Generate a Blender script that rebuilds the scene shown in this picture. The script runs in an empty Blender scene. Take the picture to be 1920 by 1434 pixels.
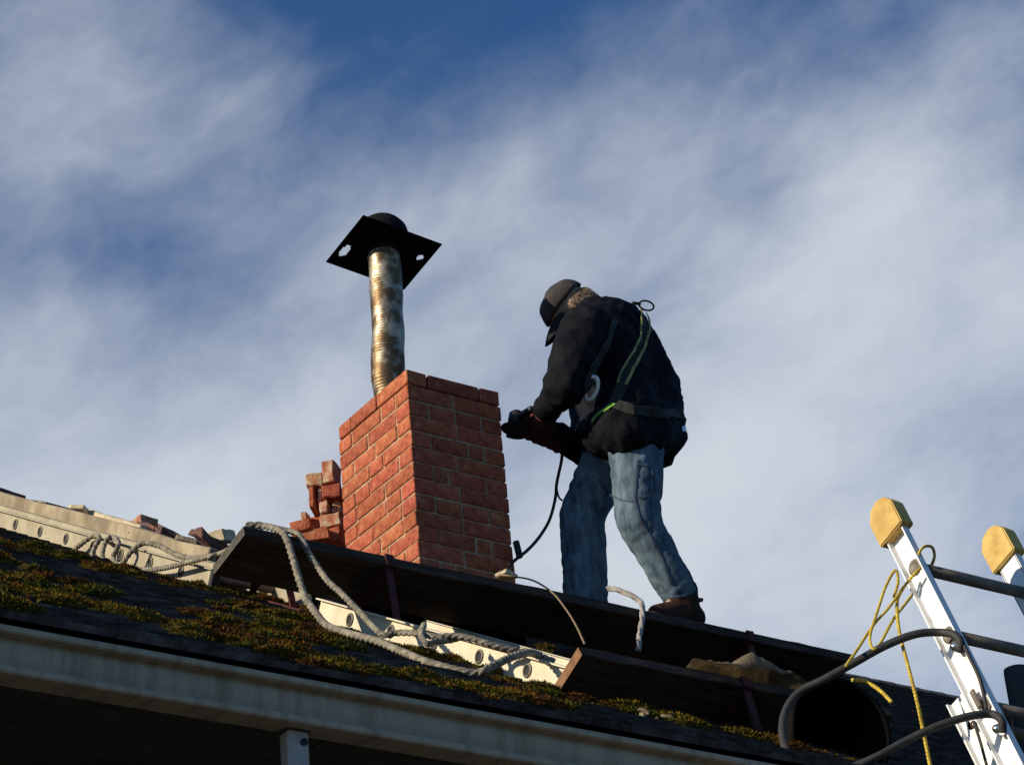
import bpy, bmesh, math, random
from mathutils import Vector, Matrix, noise
R = math.radians
rng = random.Random(7)
V = Vector
scene = bpy.context.scene
COL = scene.collection

# ------------------------------------------------------------------ camera
CAM_LOC = V((0, 0, 1.6))
FPX, YAW, PITCH, ROLL = 5292.09, R(35.8998), R(29.1632), R(-5.1555)
fwd = V((math.sin(YAW)*math.cos(PITCH), math.cos(YAW)*math.cos(PITCH), math.sin(PITCH)))
r0 = V((math.cos(YAW), -math.sin(YAW), 0)); u0 = r0.cross(fwd)
rgt = r0*math.cos(ROLL) + u0*math.sin(ROLL); upv = -r0*math.sin(ROLL) + u0*math.cos(ROLL)
cd = bpy.data.cameras.new('camera'); cam = bpy.data.objects.new('camera', cd); COL.objects.link(cam)
cam.matrix_world = Matrix((( rgt.x, upv.x, -fwd.x, CAM_LOC.x), (rgt.y, upv.y, -fwd.y, CAM_LOC.y),
                           (rgt.z, upv.z, -fwd.z, CAM_LOC.z), (0, 0, 0, 1)))
cd.sensor_width = 36; cd.lens = FPX/1920*36; cd.clip_start = .05; cd.clip_end = 5000
scene.camera = cam

# ------------------------------------------------------------------ sun, sky, exposure
SUN_EL, SUN_DEV = R(22), R(10)            # elevation; degrees behind the ridge line from -X
SUN_DIR = V((-math.cos(SUN_EL)*math.cos(SUN_DEV), math.cos(SUN_EL)*math.sin(SUN_DEV), math.sin(SUN_EL)))
sl = bpy.data.lights.new('sun', 'SUN'); sl.energy = 5.0; sl.angle = R(.5); sl.color = (1, .88, .68)
so = bpy.data.objects.new('sun', sl); COL.objects.link(so)
so.rotation_euler = SUN_DIR.to_track_quat('Z', 'Y').to_euler(); so.location = SUN_DIR*60
vs = scene.view_settings
vs.view_transform = 'Standard'; vs.look = 'None'; vs.exposure = 0; vs.gamma = 1; vs.use_curve_mapping = False

def at(x, y, Y):                          # point on the sight line through photo pixel (x, y) at distance Y in front
    d = fwd + rgt*((x-960)/FPX) - upv*((y-717)/FPX)
    return CAM_LOC + d*(Y/d.y)
def atX(x, y, X):
    d = fwd + rgt*((x-960)/FPX) - upv*((y-717)/FPX)
    return CAM_LOC + d*(X/d.x)

def build_world():
    w = bpy.data.worlds.new('World'); scene.world = w; w.use_nodes = True
    nt = w.node_tree; nt.nodes.clear(); N = nt.nodes.new; L = nt.links.new
    out = N('ShaderNodeOutputWorld'); bg = N('ShaderNodeBackground'); bg.inputs['Strength'].default_value = SKY_STRENGTH
    sky = N('ShaderNodeTexSky'); sky.sky_type = 'NISHITA'; sky.sun_disc = False
    sky.sun_elevation = SUN_EL; sky.sun_rotation = math.atan2(SUN_DIR.x, SUN_DIR.y)
    sky.air_density = 1.0; sky.dust_density = .2; sky.ozone_density = 3.0
    tc = N('ShaderNodeTexCoord')
    def math_(op, a, b=None, clamp=False):
        m = N('ShaderNodeMath'); m.operation = op; m.use_clamp = clamp
        for i, v in enumerate((a, b)):
            if v is None: continue
            if isinstance(v, (int, float)): m.inputs[i].default_value = v
            else: L(v, m.inputs[i])
        return m.outputs[0]
    # warped direction
    def noise_(vec, scale, detail, rough, dist=0):
        n = N('ShaderNodeTexNoise'); n.inputs['Scale'].default_value = scale; n.inputs['Detail'].default_value = detail
        n.inputs['Roughness'].default_value = rough; n.inputs['Distortion'].default_value = dist
        L(vec, n.inputs['Vector']); return n
    wn = noise_(tc.outputs['Generated'], 9, 4, .55)
    sub = N('ShaderNodeVectorMath'); sub.operation = 'SUBTRACT'; L(wn.outputs['Color'], sub.inputs[0]); sub.inputs[1].default_value = (.5, .5, .5)
    sc = N('ShaderNodeVectorMath'); sc.operation = 'SCALE'; L(sub.outputs[0], sc.inputs[0]); sc.inputs['Scale'].default_value = .045
    wd = N('ShaderNodeVectorMath'); wd.operation = 'ADD'; L(tc.outputs['Generated'], wd.inputs[0]); L(sc.outputs[0], wd.inputs[1])
    # cloud streets: noise stretched along one world direction
    sd = (rgt*.86+upv*.51).normalized(); se = (upv*.86-rgt*.51).normalized(); cb = N('ShaderNodeCombineXYZ')
    for k, (ax, sc_) in enumerate(((sd, .66), (se, 1.12), (fwd, .8))):
        dp_ = N('ShaderNodeVectorMath'); dp_.operation = 'DOT_PRODUCT'; L(wd.outputs[0], dp_.inputs[0]); dp_.inputs[1].default_value = ax*sc_
        L(dp_.outputs['Value'], cb.inputs[k])
    mp = cb
    n1 = noise_(mp.outputs[0], 8.0, 7, .55, .0)
    n2 = noise_(mp.outputs[0], 24, 7, .6, .0)
    n3 = noise_(wd.outputs[0], 2.1, 3, .5)
    cov = math_('ADD', math_('MULTIPLY', n1.outputs['Fac'], 1.5), math_('MULTIPLY', n2.outputs['Fac'], .7))
    cov = math_('ADD', math_('SUBTRACT', cov, 1.54), math_('MULTIPLY', n3.outputs['Fac'], .4))  # low base cover keeps the unseen sky clear, so shade gets less fill
    # large cloud banks and clear gaps, each at a place in the sky
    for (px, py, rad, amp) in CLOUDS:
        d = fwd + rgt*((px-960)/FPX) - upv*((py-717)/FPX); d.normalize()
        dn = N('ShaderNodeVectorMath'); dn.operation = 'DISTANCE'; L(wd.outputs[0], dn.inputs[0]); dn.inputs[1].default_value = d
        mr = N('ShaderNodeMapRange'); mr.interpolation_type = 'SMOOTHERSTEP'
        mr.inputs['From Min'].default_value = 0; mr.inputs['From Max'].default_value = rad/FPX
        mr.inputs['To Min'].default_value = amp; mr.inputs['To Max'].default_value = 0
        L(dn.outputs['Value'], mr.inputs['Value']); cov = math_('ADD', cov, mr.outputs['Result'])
    fac = N('ShaderNodeMapRange'); fac.interpolation_type = 'SMOOTHSTEP'; L(cov, fac.inputs['Value'])
    fac.inputs['From Min'].default_value = -.35; fac.inputs['From Max'].default_value = 1.1
    fac.inputs['To Max'].default_value = .93
    mix = N('ShaderNodeMix'); mix.data_type = 'RGBA'; L(fac.outputs['Result'], mix.inputs['Factor'])
    tint = N('ShaderNodeMix'); tint.data_type = 'RGBA'; tint.blend_type = 'MULTIPLY'; tint.inputs['Factor'].default_value = 1
    L(sky.outputs[0], tint.inputs['A']); tint.inputs['B'].default_value = SKY_TINT
    L(tint.outputs['Result'], mix.inputs['A'])
    mix.inputs['B'].default_value = CLOUD_COL
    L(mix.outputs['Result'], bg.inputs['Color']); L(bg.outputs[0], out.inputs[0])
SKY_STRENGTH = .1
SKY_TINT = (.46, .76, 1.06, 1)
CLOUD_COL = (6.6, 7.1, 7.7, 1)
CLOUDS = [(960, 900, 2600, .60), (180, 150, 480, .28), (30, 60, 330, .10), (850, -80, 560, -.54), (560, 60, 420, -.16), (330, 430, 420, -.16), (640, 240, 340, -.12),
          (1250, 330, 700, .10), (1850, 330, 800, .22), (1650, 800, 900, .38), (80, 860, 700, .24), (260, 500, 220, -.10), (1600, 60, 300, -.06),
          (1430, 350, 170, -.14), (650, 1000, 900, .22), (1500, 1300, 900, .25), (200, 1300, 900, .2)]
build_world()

# ------------------------------------------------------------------ materials
MATS = {}
def mat(name, col, rough=.8, metal=0., var=.25, nscale=20., bump=.3, bscale=60., bdist=.004, col2=None, spec=.5, objrand=0., streak=None, thresh=(.4, .65), detail=6, tint_attr=None, col3=None):
    if name in MATS: return MATS[name]
    m = bpy.data.materials.new(name); m.use_nodes = True; nt = m.node_tree; N = nt.nodes.new; L = nt.links.new
    b = nt.nodes['Principled BSDF']; b.inputs['Roughness'].default_value = rough; b.inputs['Metallic'].default_value = metal
    b.inputs['Specular IOR Level'].default_value = spec
    tc = N('ShaderNodeTexCoord'); vec = tc.outputs['Object']
    if streak:
        mp = N('ShaderNodeMapping'); mp.inputs['Scale'].default_value = streak; L(vec, mp.inputs['Vector']); vec = mp.outputs[0]
    n = N('ShaderNodeTexNoise'); n.inputs['Scale'].default_value = nscale; n.inputs['Detail'].default_value = detail; n.inputs['Roughness'].default_value = .62
    L(vec, n.inputs['Vector'])
    rp = N('ShaderNodeValToRGB'); L(n.outputs['Fac'], rp.inputs['Fac'])
    c2 = col2 or tuple(c*(1-var) for c in col)
    c1 = col if col2 else tuple(min(1, c*(1+var)) for c in col)
    rp.color_ramp.elements[0].position = thresh[0]; rp.color_ramp.elements[0].color = (*c2, 1)
    rp.color_ramp.elements[1].position = thresh[1]; rp.color_ramp.elements[1].color = (*c1, 1)
    if col3: e3 = rp.color_ramp.elements.new(col3[0]); e3.color = (*col3[1], 1)
    c = rp.outputs[0]
    if objrand:
        oi = N('ShaderNodeObjectInfo'); hs = N('ShaderNodeHueSaturation'); L(c, hs.inputs['Color'])
        mr = N('ShaderNodeMapRange'); mr.inputs['To Min'].default_value = 1-objrand; mr.inputs['To Max'].default_value = 1+objrand
        L(oi.outputs['Random'], mr.inputs['Value']); L(mr.outputs[0], hs.inputs['Value'])
        mh = N('ShaderNodeMapRange'); mh.inputs['To Min'].default_value = .5-objrand*.04; mh.inputs['To Max'].default_value = .5+objrand*.04
        mm = N('ShaderNodeMath'); mm.operation = 'FRACT'; mx = N('ShaderNodeMath'); mx.operation = 'MULTIPLY'; mx.inputs[1].default_value = 7.31
        L(oi.outputs['Random'], mx.inputs[0]); L(mx.outputs[0], mm.inputs[0]); L(mm.outputs[0], mh.inputs['Value']); L(mh.outputs[0], hs.inputs['Hue'])
        c = hs.outputs[0]
    if tint_attr:
        at_ = N('ShaderNodeAttribute'); at_.attribute_name = tint_attr
        mx2 = N('ShaderNodeMix'); mx2.data_type = 'RGBA'; mx2.blend_type = 'MULTIPLY'; mx2.inputs['Factor'].default_value = 1
        L(c, mx2.inputs['A']); L(at_.outputs['Color'], mx2.inputs['B']); c = mx2.outputs['Result']
    L(c, b.inputs['Base Color'])
    if bump:
        n2 = N('ShaderNodeTexNoise'); n2.inputs['Scale'].default_value = bscale; n2.inputs['Detail'].default_value = 5; L(vec, n2.inputs['Vector'])
        bp = N('ShaderNodeBump'); bp.inputs['Strength'].default_value = bump; bp.inputs['Distance'].default_value = bdist
        L(n2.outputs['Fac'], bp.inputs['Height']); L(bp.outputs[0], b.inputs['Normal'])
    MATS[name] = m; return m

M_brick = mat('brick', (.45, .135, .068), .92, var=.3, nscale=30, bump=.9, bscale=90, bdist=.004, objrand=.16, col2=(.28, .066, .032), thresh=(.34, .60), col3=(.74, (.46, .29, .17)), spec=.2)
M_oldbrick = mat('salvaged brick', (.40, .14, .07), .92, nscale=17, bump=.7, bscale=90, bdist=.004, col2=(.47, .36, .22), objrand=.2, thresh=(.38, .52))
M_mortar = mat('mortar', (.42, .285, .175), .95, var=.25, nscale=45, bump=.8, bscale=140, bdist=.004)
M_shingle = mat('shingle', (.075, .070, .068), .95, var=.55, nscale=14, bump=.9, bscale=160, bdist=.006, objrand=.3, spec=.15)
M_deck = mat('roof deck', (.02, .02, .02), .95)
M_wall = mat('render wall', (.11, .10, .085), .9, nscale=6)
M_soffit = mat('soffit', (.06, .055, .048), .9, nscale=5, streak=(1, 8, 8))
M_gutter = mat('gutter paint', (.43, .35, .25), .65, nscale=3, col2=(.29, .235, .165), bump=.15, streak=(7, 1.2, .7), spec=.2, thresh=(.34, .52))
M_white = mat('white paint', (.40, .37, .32), .5, var=.12, nscale=12, bump=.1)
M_plank = mat('scaffold plank', (.085, .06, .042), .9, nscale=7, streak=(.6, 7, 7), col2=(.035, .024, .018), bump=.6, bscale=18, bdist=.004, spec=.2)
M_plankend = mat('end grain', (.30, .15, .07), .9, nscale=20, col2=(.16, .08, .035), bump=.5)
M_plankgrey = mat('grey end grain', (.115, .10, .078), .9, nscale=20, col2=(.06, .052, .04), bump=.5)
M_red = mat('red steel', (.08, .008, .008), .8, nscale=15, col2=(.05, .010, .008), bump=.2)
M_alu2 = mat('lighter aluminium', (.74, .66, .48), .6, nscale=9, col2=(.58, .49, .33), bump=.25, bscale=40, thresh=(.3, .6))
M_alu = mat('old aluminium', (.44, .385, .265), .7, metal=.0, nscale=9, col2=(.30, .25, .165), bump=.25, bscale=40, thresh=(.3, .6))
M_alud = mat('rung socket metal', (.16, .14, .11), .6, metal=.3)
M_aluw = mat('bright aluminium', (.88, .87, .84), .45, metal=.0, nscale=14, col2=(.60, .57, .50), bump=.15, thresh=(.30, .42))
M_rung = mat('rung metal', (.22, .19, .155), .6, metal=.2, nscale=16, col2=(.13, .105, .08))
M_yel = mat('yellow plastic', (.66, .46, .15), .8, nscale=11, col2=(.46, .27, .08), bump=.4, thresh=(.32, .6), spec=.2)
M_black = mat('black rubber', (.013, .013, .014), .7, bump=.2)
M_tub = mat('black tub', (.0055, .0048, .0042), .9, nscale=6, var=.4, bump=.2, spec=.08)
M_blackp = mat('black steel', (.007, .0072, .008), .9, bump=.15, spec=.15)
M_tube = mat('dark tube', (.028, .028, .026), .7, nscale=25, bump=.2)
M_rope = mat('old rope', (.36, .315, .235), .95, nscale=35, col2=(.15, .13, .10), bump=.6, bscale=220)
M_yrope = mat('yellow rope', (.66, .50, .05), .8, nscale=40, col2=(.42, .27, .03), bump=.4, bscale=220)
M_cord = mat('tan cord', (.24, .17, .09), .9)
M_strap = mat('pale strap', (.34, .31, .28), .95, bump=.5)
M_canvas = mat('canvas', (.46, .38, .25), .95, nscale=10, col2=(.24, .19, .12), bump=.6, bscale=120)
M_timber = mat('weathered timber', (.42, .34, .22), .9, nscale=8, streak=(8, .7, .7), col2=(.22, .17, .11), bump=.5)
M_cream = mat('cream timber', (.66, .56, .38), .9, nscale=9, col2=(.45, .36, .22), bump=.4)
M_terra = mat('terracotta', (.20, .085, .06), .9, nscale=16, col2=(.10, .05, .045), bump=.6)
M_ground = mat('grey brown ground', (.055, .05, .04), .95, nscale=2)  # unseen ground, toned grey-brown to keep its bounce on the gutter neutral
M_skin = mat('skin', (.52, .33, .22), .55, var=.1, nscale=25, bump=.1)
M_hair = mat('grey brown hair', (.34, .25, .17), .8, nscale=60, col2=(.16, .12, .085), streak=(1, 1, 6))
M_jacket = mat('black jacket', (.0065, .0072, .0105), .8, var=.35, nscale=8, bump=.35, bscale=26, bdist=.01, spec=.12)
M_jeans = mat('faded jeans', (.175, .245, .29), .9, nscale=26, streak=(1, 1, .35), col2=(.026, .043, .066), bump=.5, bscale=45, bdist=.006, thresh=(.30, .74), spec=.1)
M_boot = mat('brown leather', (.065, .026, .016), .85, nscale=18, col2=(.03, .014, .01), bump=.5, spec=.2)
M_sole = mat('boot sole', (.02, .017, .015), .8)
M_cap = mat('cap cloth', (.045, .036, .032), .95, nscale=30, bump=.3, bscale=160)
M_glove = mat('dark red glove', (.15, .026, .022), .85, nscale=20, col2=(.05, .014, .014), bump=.4)
M_web = mat('olive webbing', (.42, .40, .13), .85, nscale=30, col2=(.2, .2, .07), bump=.3)
M_webd = mat('dark webbing', (.018, .02, .014), .85)
M_green = mat('lime buckle tape', (.22, .42, .05), .7)
M_alloy = mat('white alloy', (.85, .85, .82), .4, var=.05, bump=0)
M_steel = mat('polished steel', (.85, .85, .83), .25, metal=1, var=.05, bump=0)
M_tool = mat('tool body', (.018, .016, .018), .5, nscale=20)
M_toolred = mat('tool red', (.10, .014, .014), .5)
M_liner = mat('corrugated steel', (.50, .43, .32), .5, metal=1, nscale=13, col2=(.17, .11, .06), bump=.5, bscale=28, thresh=(.44, .60))
M_moss = mat('moss', (1, 1, 1), .95, nscale=60, col2=(.45, .45, .45), bump=0, tint_attr='tint', spec=.1)
M_leaf = mat('dry leaf', (.36, .29, .20), .9, nscale=25, col2=(.18, .12, .07), bump=.3)

# ------------------------------------------------------------------ object helpers
def finish(bm, name):
    me = bpy.data.meshes.new(name); bm.normal_update(); bm.to_mesh(me); bm.free(); return me
def obj(name, bm, material, parent=None, smooth=False, label=None):
    me = bm if isinstance(bm, bpy.types.Mesh) else finish(bm, name)
    me.materials.clear(); me.materials.append(material)
    if smooth:
        for p in me.polygons: p.use_smooth = True
    o = bpy.data.objects.new(name, me); COL.objects.link(o)
    if parent is not None:
        o.parent = parent
        if parent.parent is None: o.matrix_parent_inverse = Matrix.Translation(-parent.location)
    else:
        c = [v.co for v in me.vertices]
        b = V(((min(v.x for v in c)+max(v.x for v in c))/2, (min(v.y for v in c)+max(v.y for v in c))/2, min(v.z for v in c)))
        me.transform(Matrix.Translation(-b)); o.location = b
    if label: o['label'] = label
    return o
def tag(o, label, cat, group=None, kind=None):
    o['label'] = label; o['category'] = cat
    if group: o['group'] = group
    if kind: o['kind'] = kind
    return o
def thing(name, loc, label, cat, group=None):
    o = bpy.data.objects.new(name, None); COL.objects.link(o); o.location = loc; o.empty_display_size = .1
    return tag(o, label, cat, group)

def quad(bm, *ps): return bm.faces.new([bm.verts.new(p) for p in ps])
def box(bm, c, sx, sy, sz, rot=None, bev=0.):
    """box centred on c, sizes, optional 3x3 rotation"""
    t = bmesh.new(); bmesh.ops.create_cube(t, size=1)
    for v in t.verts: v.co = V((v.co.x*sx, v.co.y*sy, v.co.z*sz))
    if bev: bmesh.ops.bevel(t, geom=t.edges[:], offset=bev, segments=1, affect='EDGES')
    m = Matrix.Translation(c) @ (rot.to_4x4() if rot else Matrix.Identity(4))
    merge(bm, t, m); return bm
def merge(bm, t, m=None):
    vm = [bm.verts.new(m @ v.co if m else v.co) for v in t.verts]
    t.verts.index_update()
    for f in t.faces:
        try: bm.faces.new([vm[v.index] for v in f.verts])
        except ValueError: pass
    t.free()
def frame(xa, za=None):
    x = xa.normalized(); z = (za or V((0, 0, 1))); y = z.cross(x)
    if y.length < 1e-6: y = V((0, 1, 0)).cross(x)
    y.normalize(); z = x.cross(y)
    return Matrix((x, y, z)).transposed()
def spline(pts, n=8):
    out = []; P = [pts[0]*2-pts[1]] + list(pts) + [pts[-1]*2-pts[-2]]
    for i in range(1, len(P)-2):
        for k in range(n):
            t = k/n; a, b, c, d = P[i-1], P[i], P[i+1], P[i+2]
            out.append(.5*((2*b)+(c-a)*t+(2*a-5*b+4*c-d)*t*t+(3*b-a-3*c+d)*t**3))
    out.append(pts[-1].copy()); return out
def resample(pts, step):
    out = [pts[0].copy()]; acc = 0
    for a, b in zip(pts, pts[1:]):
        L = (b-a).length
        if L < 1e-9: continue
        d = step-acc
        while d <= L:
            out.append(a.lerp(b, d/L)); d += step
        acc = L-(d-step)
    if (out[-1]-pts[-1]).length > step*.3: out.append(pts[-1].copy())
    return out
def tube(bm, pts, r, seg=10, rfun=None, cap=True):
    """sweep; r number or function(i, theta)->radius"""
    n = len(pts); tang = [(pts[min(i+1, n-1)]-pts[max(i-1, 0)]).normalized() for i in range(n)]
    up = V((0, 0, 1)) if abs(tang[0].z) < .9 else V((0, 1, 0))
    nrm = tang[0].cross(up).normalized(); rings = []
    for i in range(n):
        if i:
            ax = tang[i-1].cross(tang[i])
            if ax.length > 1e-8: nrm = Matrix.Rotation(tang[i-1].angle(tang[i]), 3, ax.normalized()) @ nrm
        nrm = (nrm-tang[i]*nrm.dot(tang[i])).normalized(); bn = tang[i].cross(nrm); ring = []
        for k in range(seg):
            th = 2*math.pi*k/seg; rr = rfun(i, th) if rfun else (r[i] if isinstance(r, list) else r)
            ring.append(bm.verts.new(pts[i]+nrm*math.cos(th)*rr+bn*math.sin(th)*rr))
        rings.append(ring)
    for a, b in zip(rings, rings[1:]):
        for k in range(seg): bm.faces.new((a[k], a[(k+1) % seg], b[(k+1) % seg], b[k]))
    if cap:
        bm.faces.new(list(reversed(rings[0]))); bm.faces.new(rings[-1])
    return bm
def rope_bm(pts, r, lay=None, bm=None):
    bm = bm or bmesh.new(); p = resample(spline(pts, 10), r*.4); lay = lay or r*6.5
    tw = 2*math.pi*r*.4/lay
    return tube(bm, p, r, 15, lambda i, th: r*(.62+.48*abs(math.cos(1.5*(th+tw*i)))))
def lathe(bm, prof, c, axis=V((0, 0, 1)), seg=32, close=False):
    f = frame(axis.cross(V((0, 1, 0))) if abs(axis.y) < .9 else axis.cross(V((1, 0, 0))), axis); rings = []
    for (r, h) in prof:
        rings.append([bm.verts.new(c+f @ V((r*math.cos(2*math.pi*k/seg), r*math.sin(2*math.pi*k/seg), h))) for k in range(seg)])
    for a, b in zip(rings, rings[1:]):
        for k in range(seg): bm.faces.new((a[k], a[(k+1) % seg], b[(k+1) % seg], b[k]))
    if close:
        bm.faces.new(list(reversed(rings[0]))); bm.faces.new(rings[-1])
    return bm
def extrude_x(bm, prof, x0, x1, nx=1, closed=False):
    """profile of (y, z) points swept along X"""
    rows = [[bm.verts.new((x0+(x1-x0)*i/nx, y, z)) for (y, z) in prof] for i in range(nx+1)]
    m = len(prof)
    for a, b in zip(rows, rows[1:]):
        for k in range(m if closed else m-1): bm.faces.new((a[k], b[k], b[(k+1) % m], a[(k+1) % m]))
    if closed: bm.faces.new(rows[0]); bm.faces.new(list(reversed(rows[-1])))
    bmesh.ops.recalc_face_normals(bm, faces=bm.faces[:]) if closed else None
    return bm

# ------------------------------------------------------------------ setting
TAN = .5925; ANG = math.atan(TAN); CA, SA = math.cos(ANG), math.sin(ANG)
EY, EZ = 5.645, 1.6+TAN*5.645-.477                       # eave line
RIDGE_Y = 15.5
FY, FZ = 5.735, 1.6+TAN*5.735-.477                   # fascia line
UPS = V((0, CA, SA)); NRM = V((0, -SA, CA))
def roofz(y): return EZ+TAN*(y-EY)
def on_roof(x, y, h=0.): return V((x, y, roofz(y)))+NRM*h
RX0, RX1 = 1.2, 19

bm = bmesh.new(); bmesh.ops.create_grid(bm, x_segments=2, y_segments=2, size=900)
g = obj('ground', bm, M_ground); g['kind'] = 'structure'

house = thing('house', (RX0+8, 10, 0), 'house with a mossy dark shingle roof and pale gutter along the eave', 'house')
# roof deck: two slopes with thickness
RZ = roofz(RIDGE_Y); BY = 2*RIDGE_Y-EY
bm = bmesh.new(); t = .08
extrude_x(bm, [(FY, FZ-.02), (RIDGE_Y, RZ-.02), (BY, EZ-.02), (BY, EZ-.02-t), (RIDGE_Y, RZ-.02-t), (FY, FZ-.02-t)], RX0, RX1, 1, True)
roof = obj('roof', bm, M_deck, house)
# walls with gables
WY, WT = 6.25, FZ-.16
bm = bmesh.new()
wx0, wx1 = RX0+.35, RX1-.35; wb = BY-(WY-EY)
a = [(wx0, WY), (wx1, WY), (wx1, wb), (wx0, wb)]
for (p, q) in zip(a, a[1:]+a[:1]): quad(bm, (*p, 0), (*q, 0), (*q, WT), (*p, WT))
for x in (wx0, wx1):
    bm.faces.new([bm.verts.new(v) for v in ((x, WY, WT), (x, wb, WT), (x, RIDGE_Y, RZ-.25))])
obj('wall', bm, M_wall, house)
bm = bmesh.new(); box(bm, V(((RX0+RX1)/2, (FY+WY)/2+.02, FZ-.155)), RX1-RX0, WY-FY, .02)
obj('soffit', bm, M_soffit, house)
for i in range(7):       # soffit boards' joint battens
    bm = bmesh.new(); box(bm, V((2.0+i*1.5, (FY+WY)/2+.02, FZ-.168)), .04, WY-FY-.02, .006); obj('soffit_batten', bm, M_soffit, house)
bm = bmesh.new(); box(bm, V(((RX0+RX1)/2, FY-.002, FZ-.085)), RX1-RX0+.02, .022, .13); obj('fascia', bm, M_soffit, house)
# moulded gutter
GY, GZ = 5.615, 1.6+.5063*5.615
prof = [(GY+.100, GZ-.004), (GY+.100, GZ-.112), (GY+.034, GZ-.119), (GY+.014, GZ-.119), (GY+.010, GZ-.115), (GY+.010, GZ-.103), (GY+.013, GZ-.099), (GY+.034, GZ-.0985), (GY+.036, GZ-.094), (GY+.033, GZ-.084),
        (GY+.029, GZ-.072), (GY+.0265, GZ-.060), (GY+.0255, GZ-.050), (GY+.0265, GZ-.040), (GY+.029, GZ-.031), (GY+.033, GZ-.023), (GY+.033, GZ-.0205), (GY+.004, GZ-.0195), (GY, GZ-.016), (GY, GZ-.003), (GY+.004, GZ),
        (GY+.016, GZ), (GY+.018, GZ-.008)]
bm = bmesh.new(); extrude_x(bm, prof, RX0-.05, RX1+.05, 60)
for v in bm.verts: v.co.z += .0025*noise.noise(V((v.co.x*1.7, 0, 0))); v.co.y += .0015*noise.noise(V((v.co.x*2.3, 5, v.co.z*9)))
gut = obj('gutter', bm, M_gutter, house)
for x in (2.1, 5.3, 8.5):
    bm = bmesh.new()
    extrude_x(bm, [(y-.0025, z-.0005) if i > 1 else (y, z) for i, (y, z) in enumerate(prof[2:22])], x, x+.06, 1); obj('gutter_joint', bm, M_gutter, gut)
# downpipe under the gutter
p = at(551, 1372, 5.69); dx = p.x
bm = bmesh.new(); box(bm, V((dx, 5.69, p.z-.45)), .062, .05, .9, bev=.008)
dp = obj('downpipe', bm, M_white, house)
bm = bmesh.new(); tube(bm, [V((dx, 5.69, p.z-.88)), V((dx, 5.8, p.z-1.02)), V((dx, 6.1, p.z-1.25)), V((dx, 6.2, p.z-1.4)), V((dx, 6.2, .1))], .035, 10); obj('downpipe_bend', bm, M_white, dp, smooth=True)
bm = bmesh.new(); box(bm, V((dx, 5.69, p.z+.012)), .072, .06, .03, bev=.004); obj('outlet', bm, M_soffit, dp)
bm = bmesh.new(); lathe(bm, [(.0095, 0), (.0095, .006), (.002, .008)], V((dx+.012, 5.664, p.z-.035)), V((0, -1, 0)), 12); obj('screw', bm, M_black, dp)

# shingles: courses laid from the eave, butts proud; nearest ones singly, the rest in one
sh_meshes = []
def shingle_bm(w, bm=None, m=None, r=None):
    bm = bm or bmesh.new(); r = r or rng; l, th = .26, r.uniform(.0185, .0200)
    a = [V((0, -r.uniform(0, .004), 0)), V((w, -r.uniform(0, .004), 0)), V((w, l, 0)), V((0, l, 0))]
    top = [V((a[0].x, a[0].y, th)), V((a[1].x, a[1].y, th)), V((w, l, .004)), V((0, l, .004))]
    vs_ = [bm.verts.new(m @ v if m else v) for v in a+top]
    for f in ((4, 5, 6, 7), (0, 1, 5, 4), (1, 2, 6, 5), (3, 0, 4, 7)): bm.faces.new([vs_[i] for i in f])
    return bm
roofrot = Matrix((V((1, 0, 0)), UPS, NRM)).transposed()
bmrest = bmesh.new(); cnt = 0; EXPO = .135
widths = (.15, .19, .23, .27)
sh_lib = {w: [finish(shingle_bm(w-.0004), 'shingle') for _ in range(3)] for w in widths}
SLOPE_L = (RIDGE_Y-EY)/CA
for c in range(int(SLOPE_L/EXPO)+1):
    s = -.03+c*EXPO; x = RX0-rng.uniform(0, .2); y = EY+s*CA
    while x < RX1:
        w = rng.choice(widths); pos = V((x, EY, EZ))+UPS*s+NRM*(.006+rng.uniform(0, .0006))
        tilt = Matrix.Rotation(R(-2.0+rng.uniform(-.06, .06)), 3, 'X'); m = Matrix.Translation(pos) @ (roofrot @ tilt).to_4x4()
        if cnt < 300 and c < 26 and .44*y < x < (.66 if c < 3 else .72)*y and x+w < .80*y:
            o = obj('shingle', rng.choice(sh_lib[w]), M_shingle, roof); o.matrix_basis = m; cnt += 1
        elif x < 8 or c > 8 or True:
            shingle_bm(w-.0004, bmrest, m)
        x += w
o = obj('shingle_field', bmrest, M_shingle, roof); o['kind'] = 'stuff'
# ridge caps
x = RX0; i = 0
capbm = bmesh.new(); extrude_x(capbm, [(-.16, -.16*TAN+.012), (0, .03), (.16, -.16*TAN+.012), (.16, -.16*TAN), (0, .012), (-.16, -.16*TAN)], 0, .3, 1, True)
capm = finish(capbm, 'ridge_cap')
while x < RX1-.2:
    o = obj('ridge_cap', capm, M_shingle, roof); o.location = (x, RIDGE_Y, RZ+.012); o.rotation_euler = (0, R(-1.2), 0); x += .27

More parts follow.
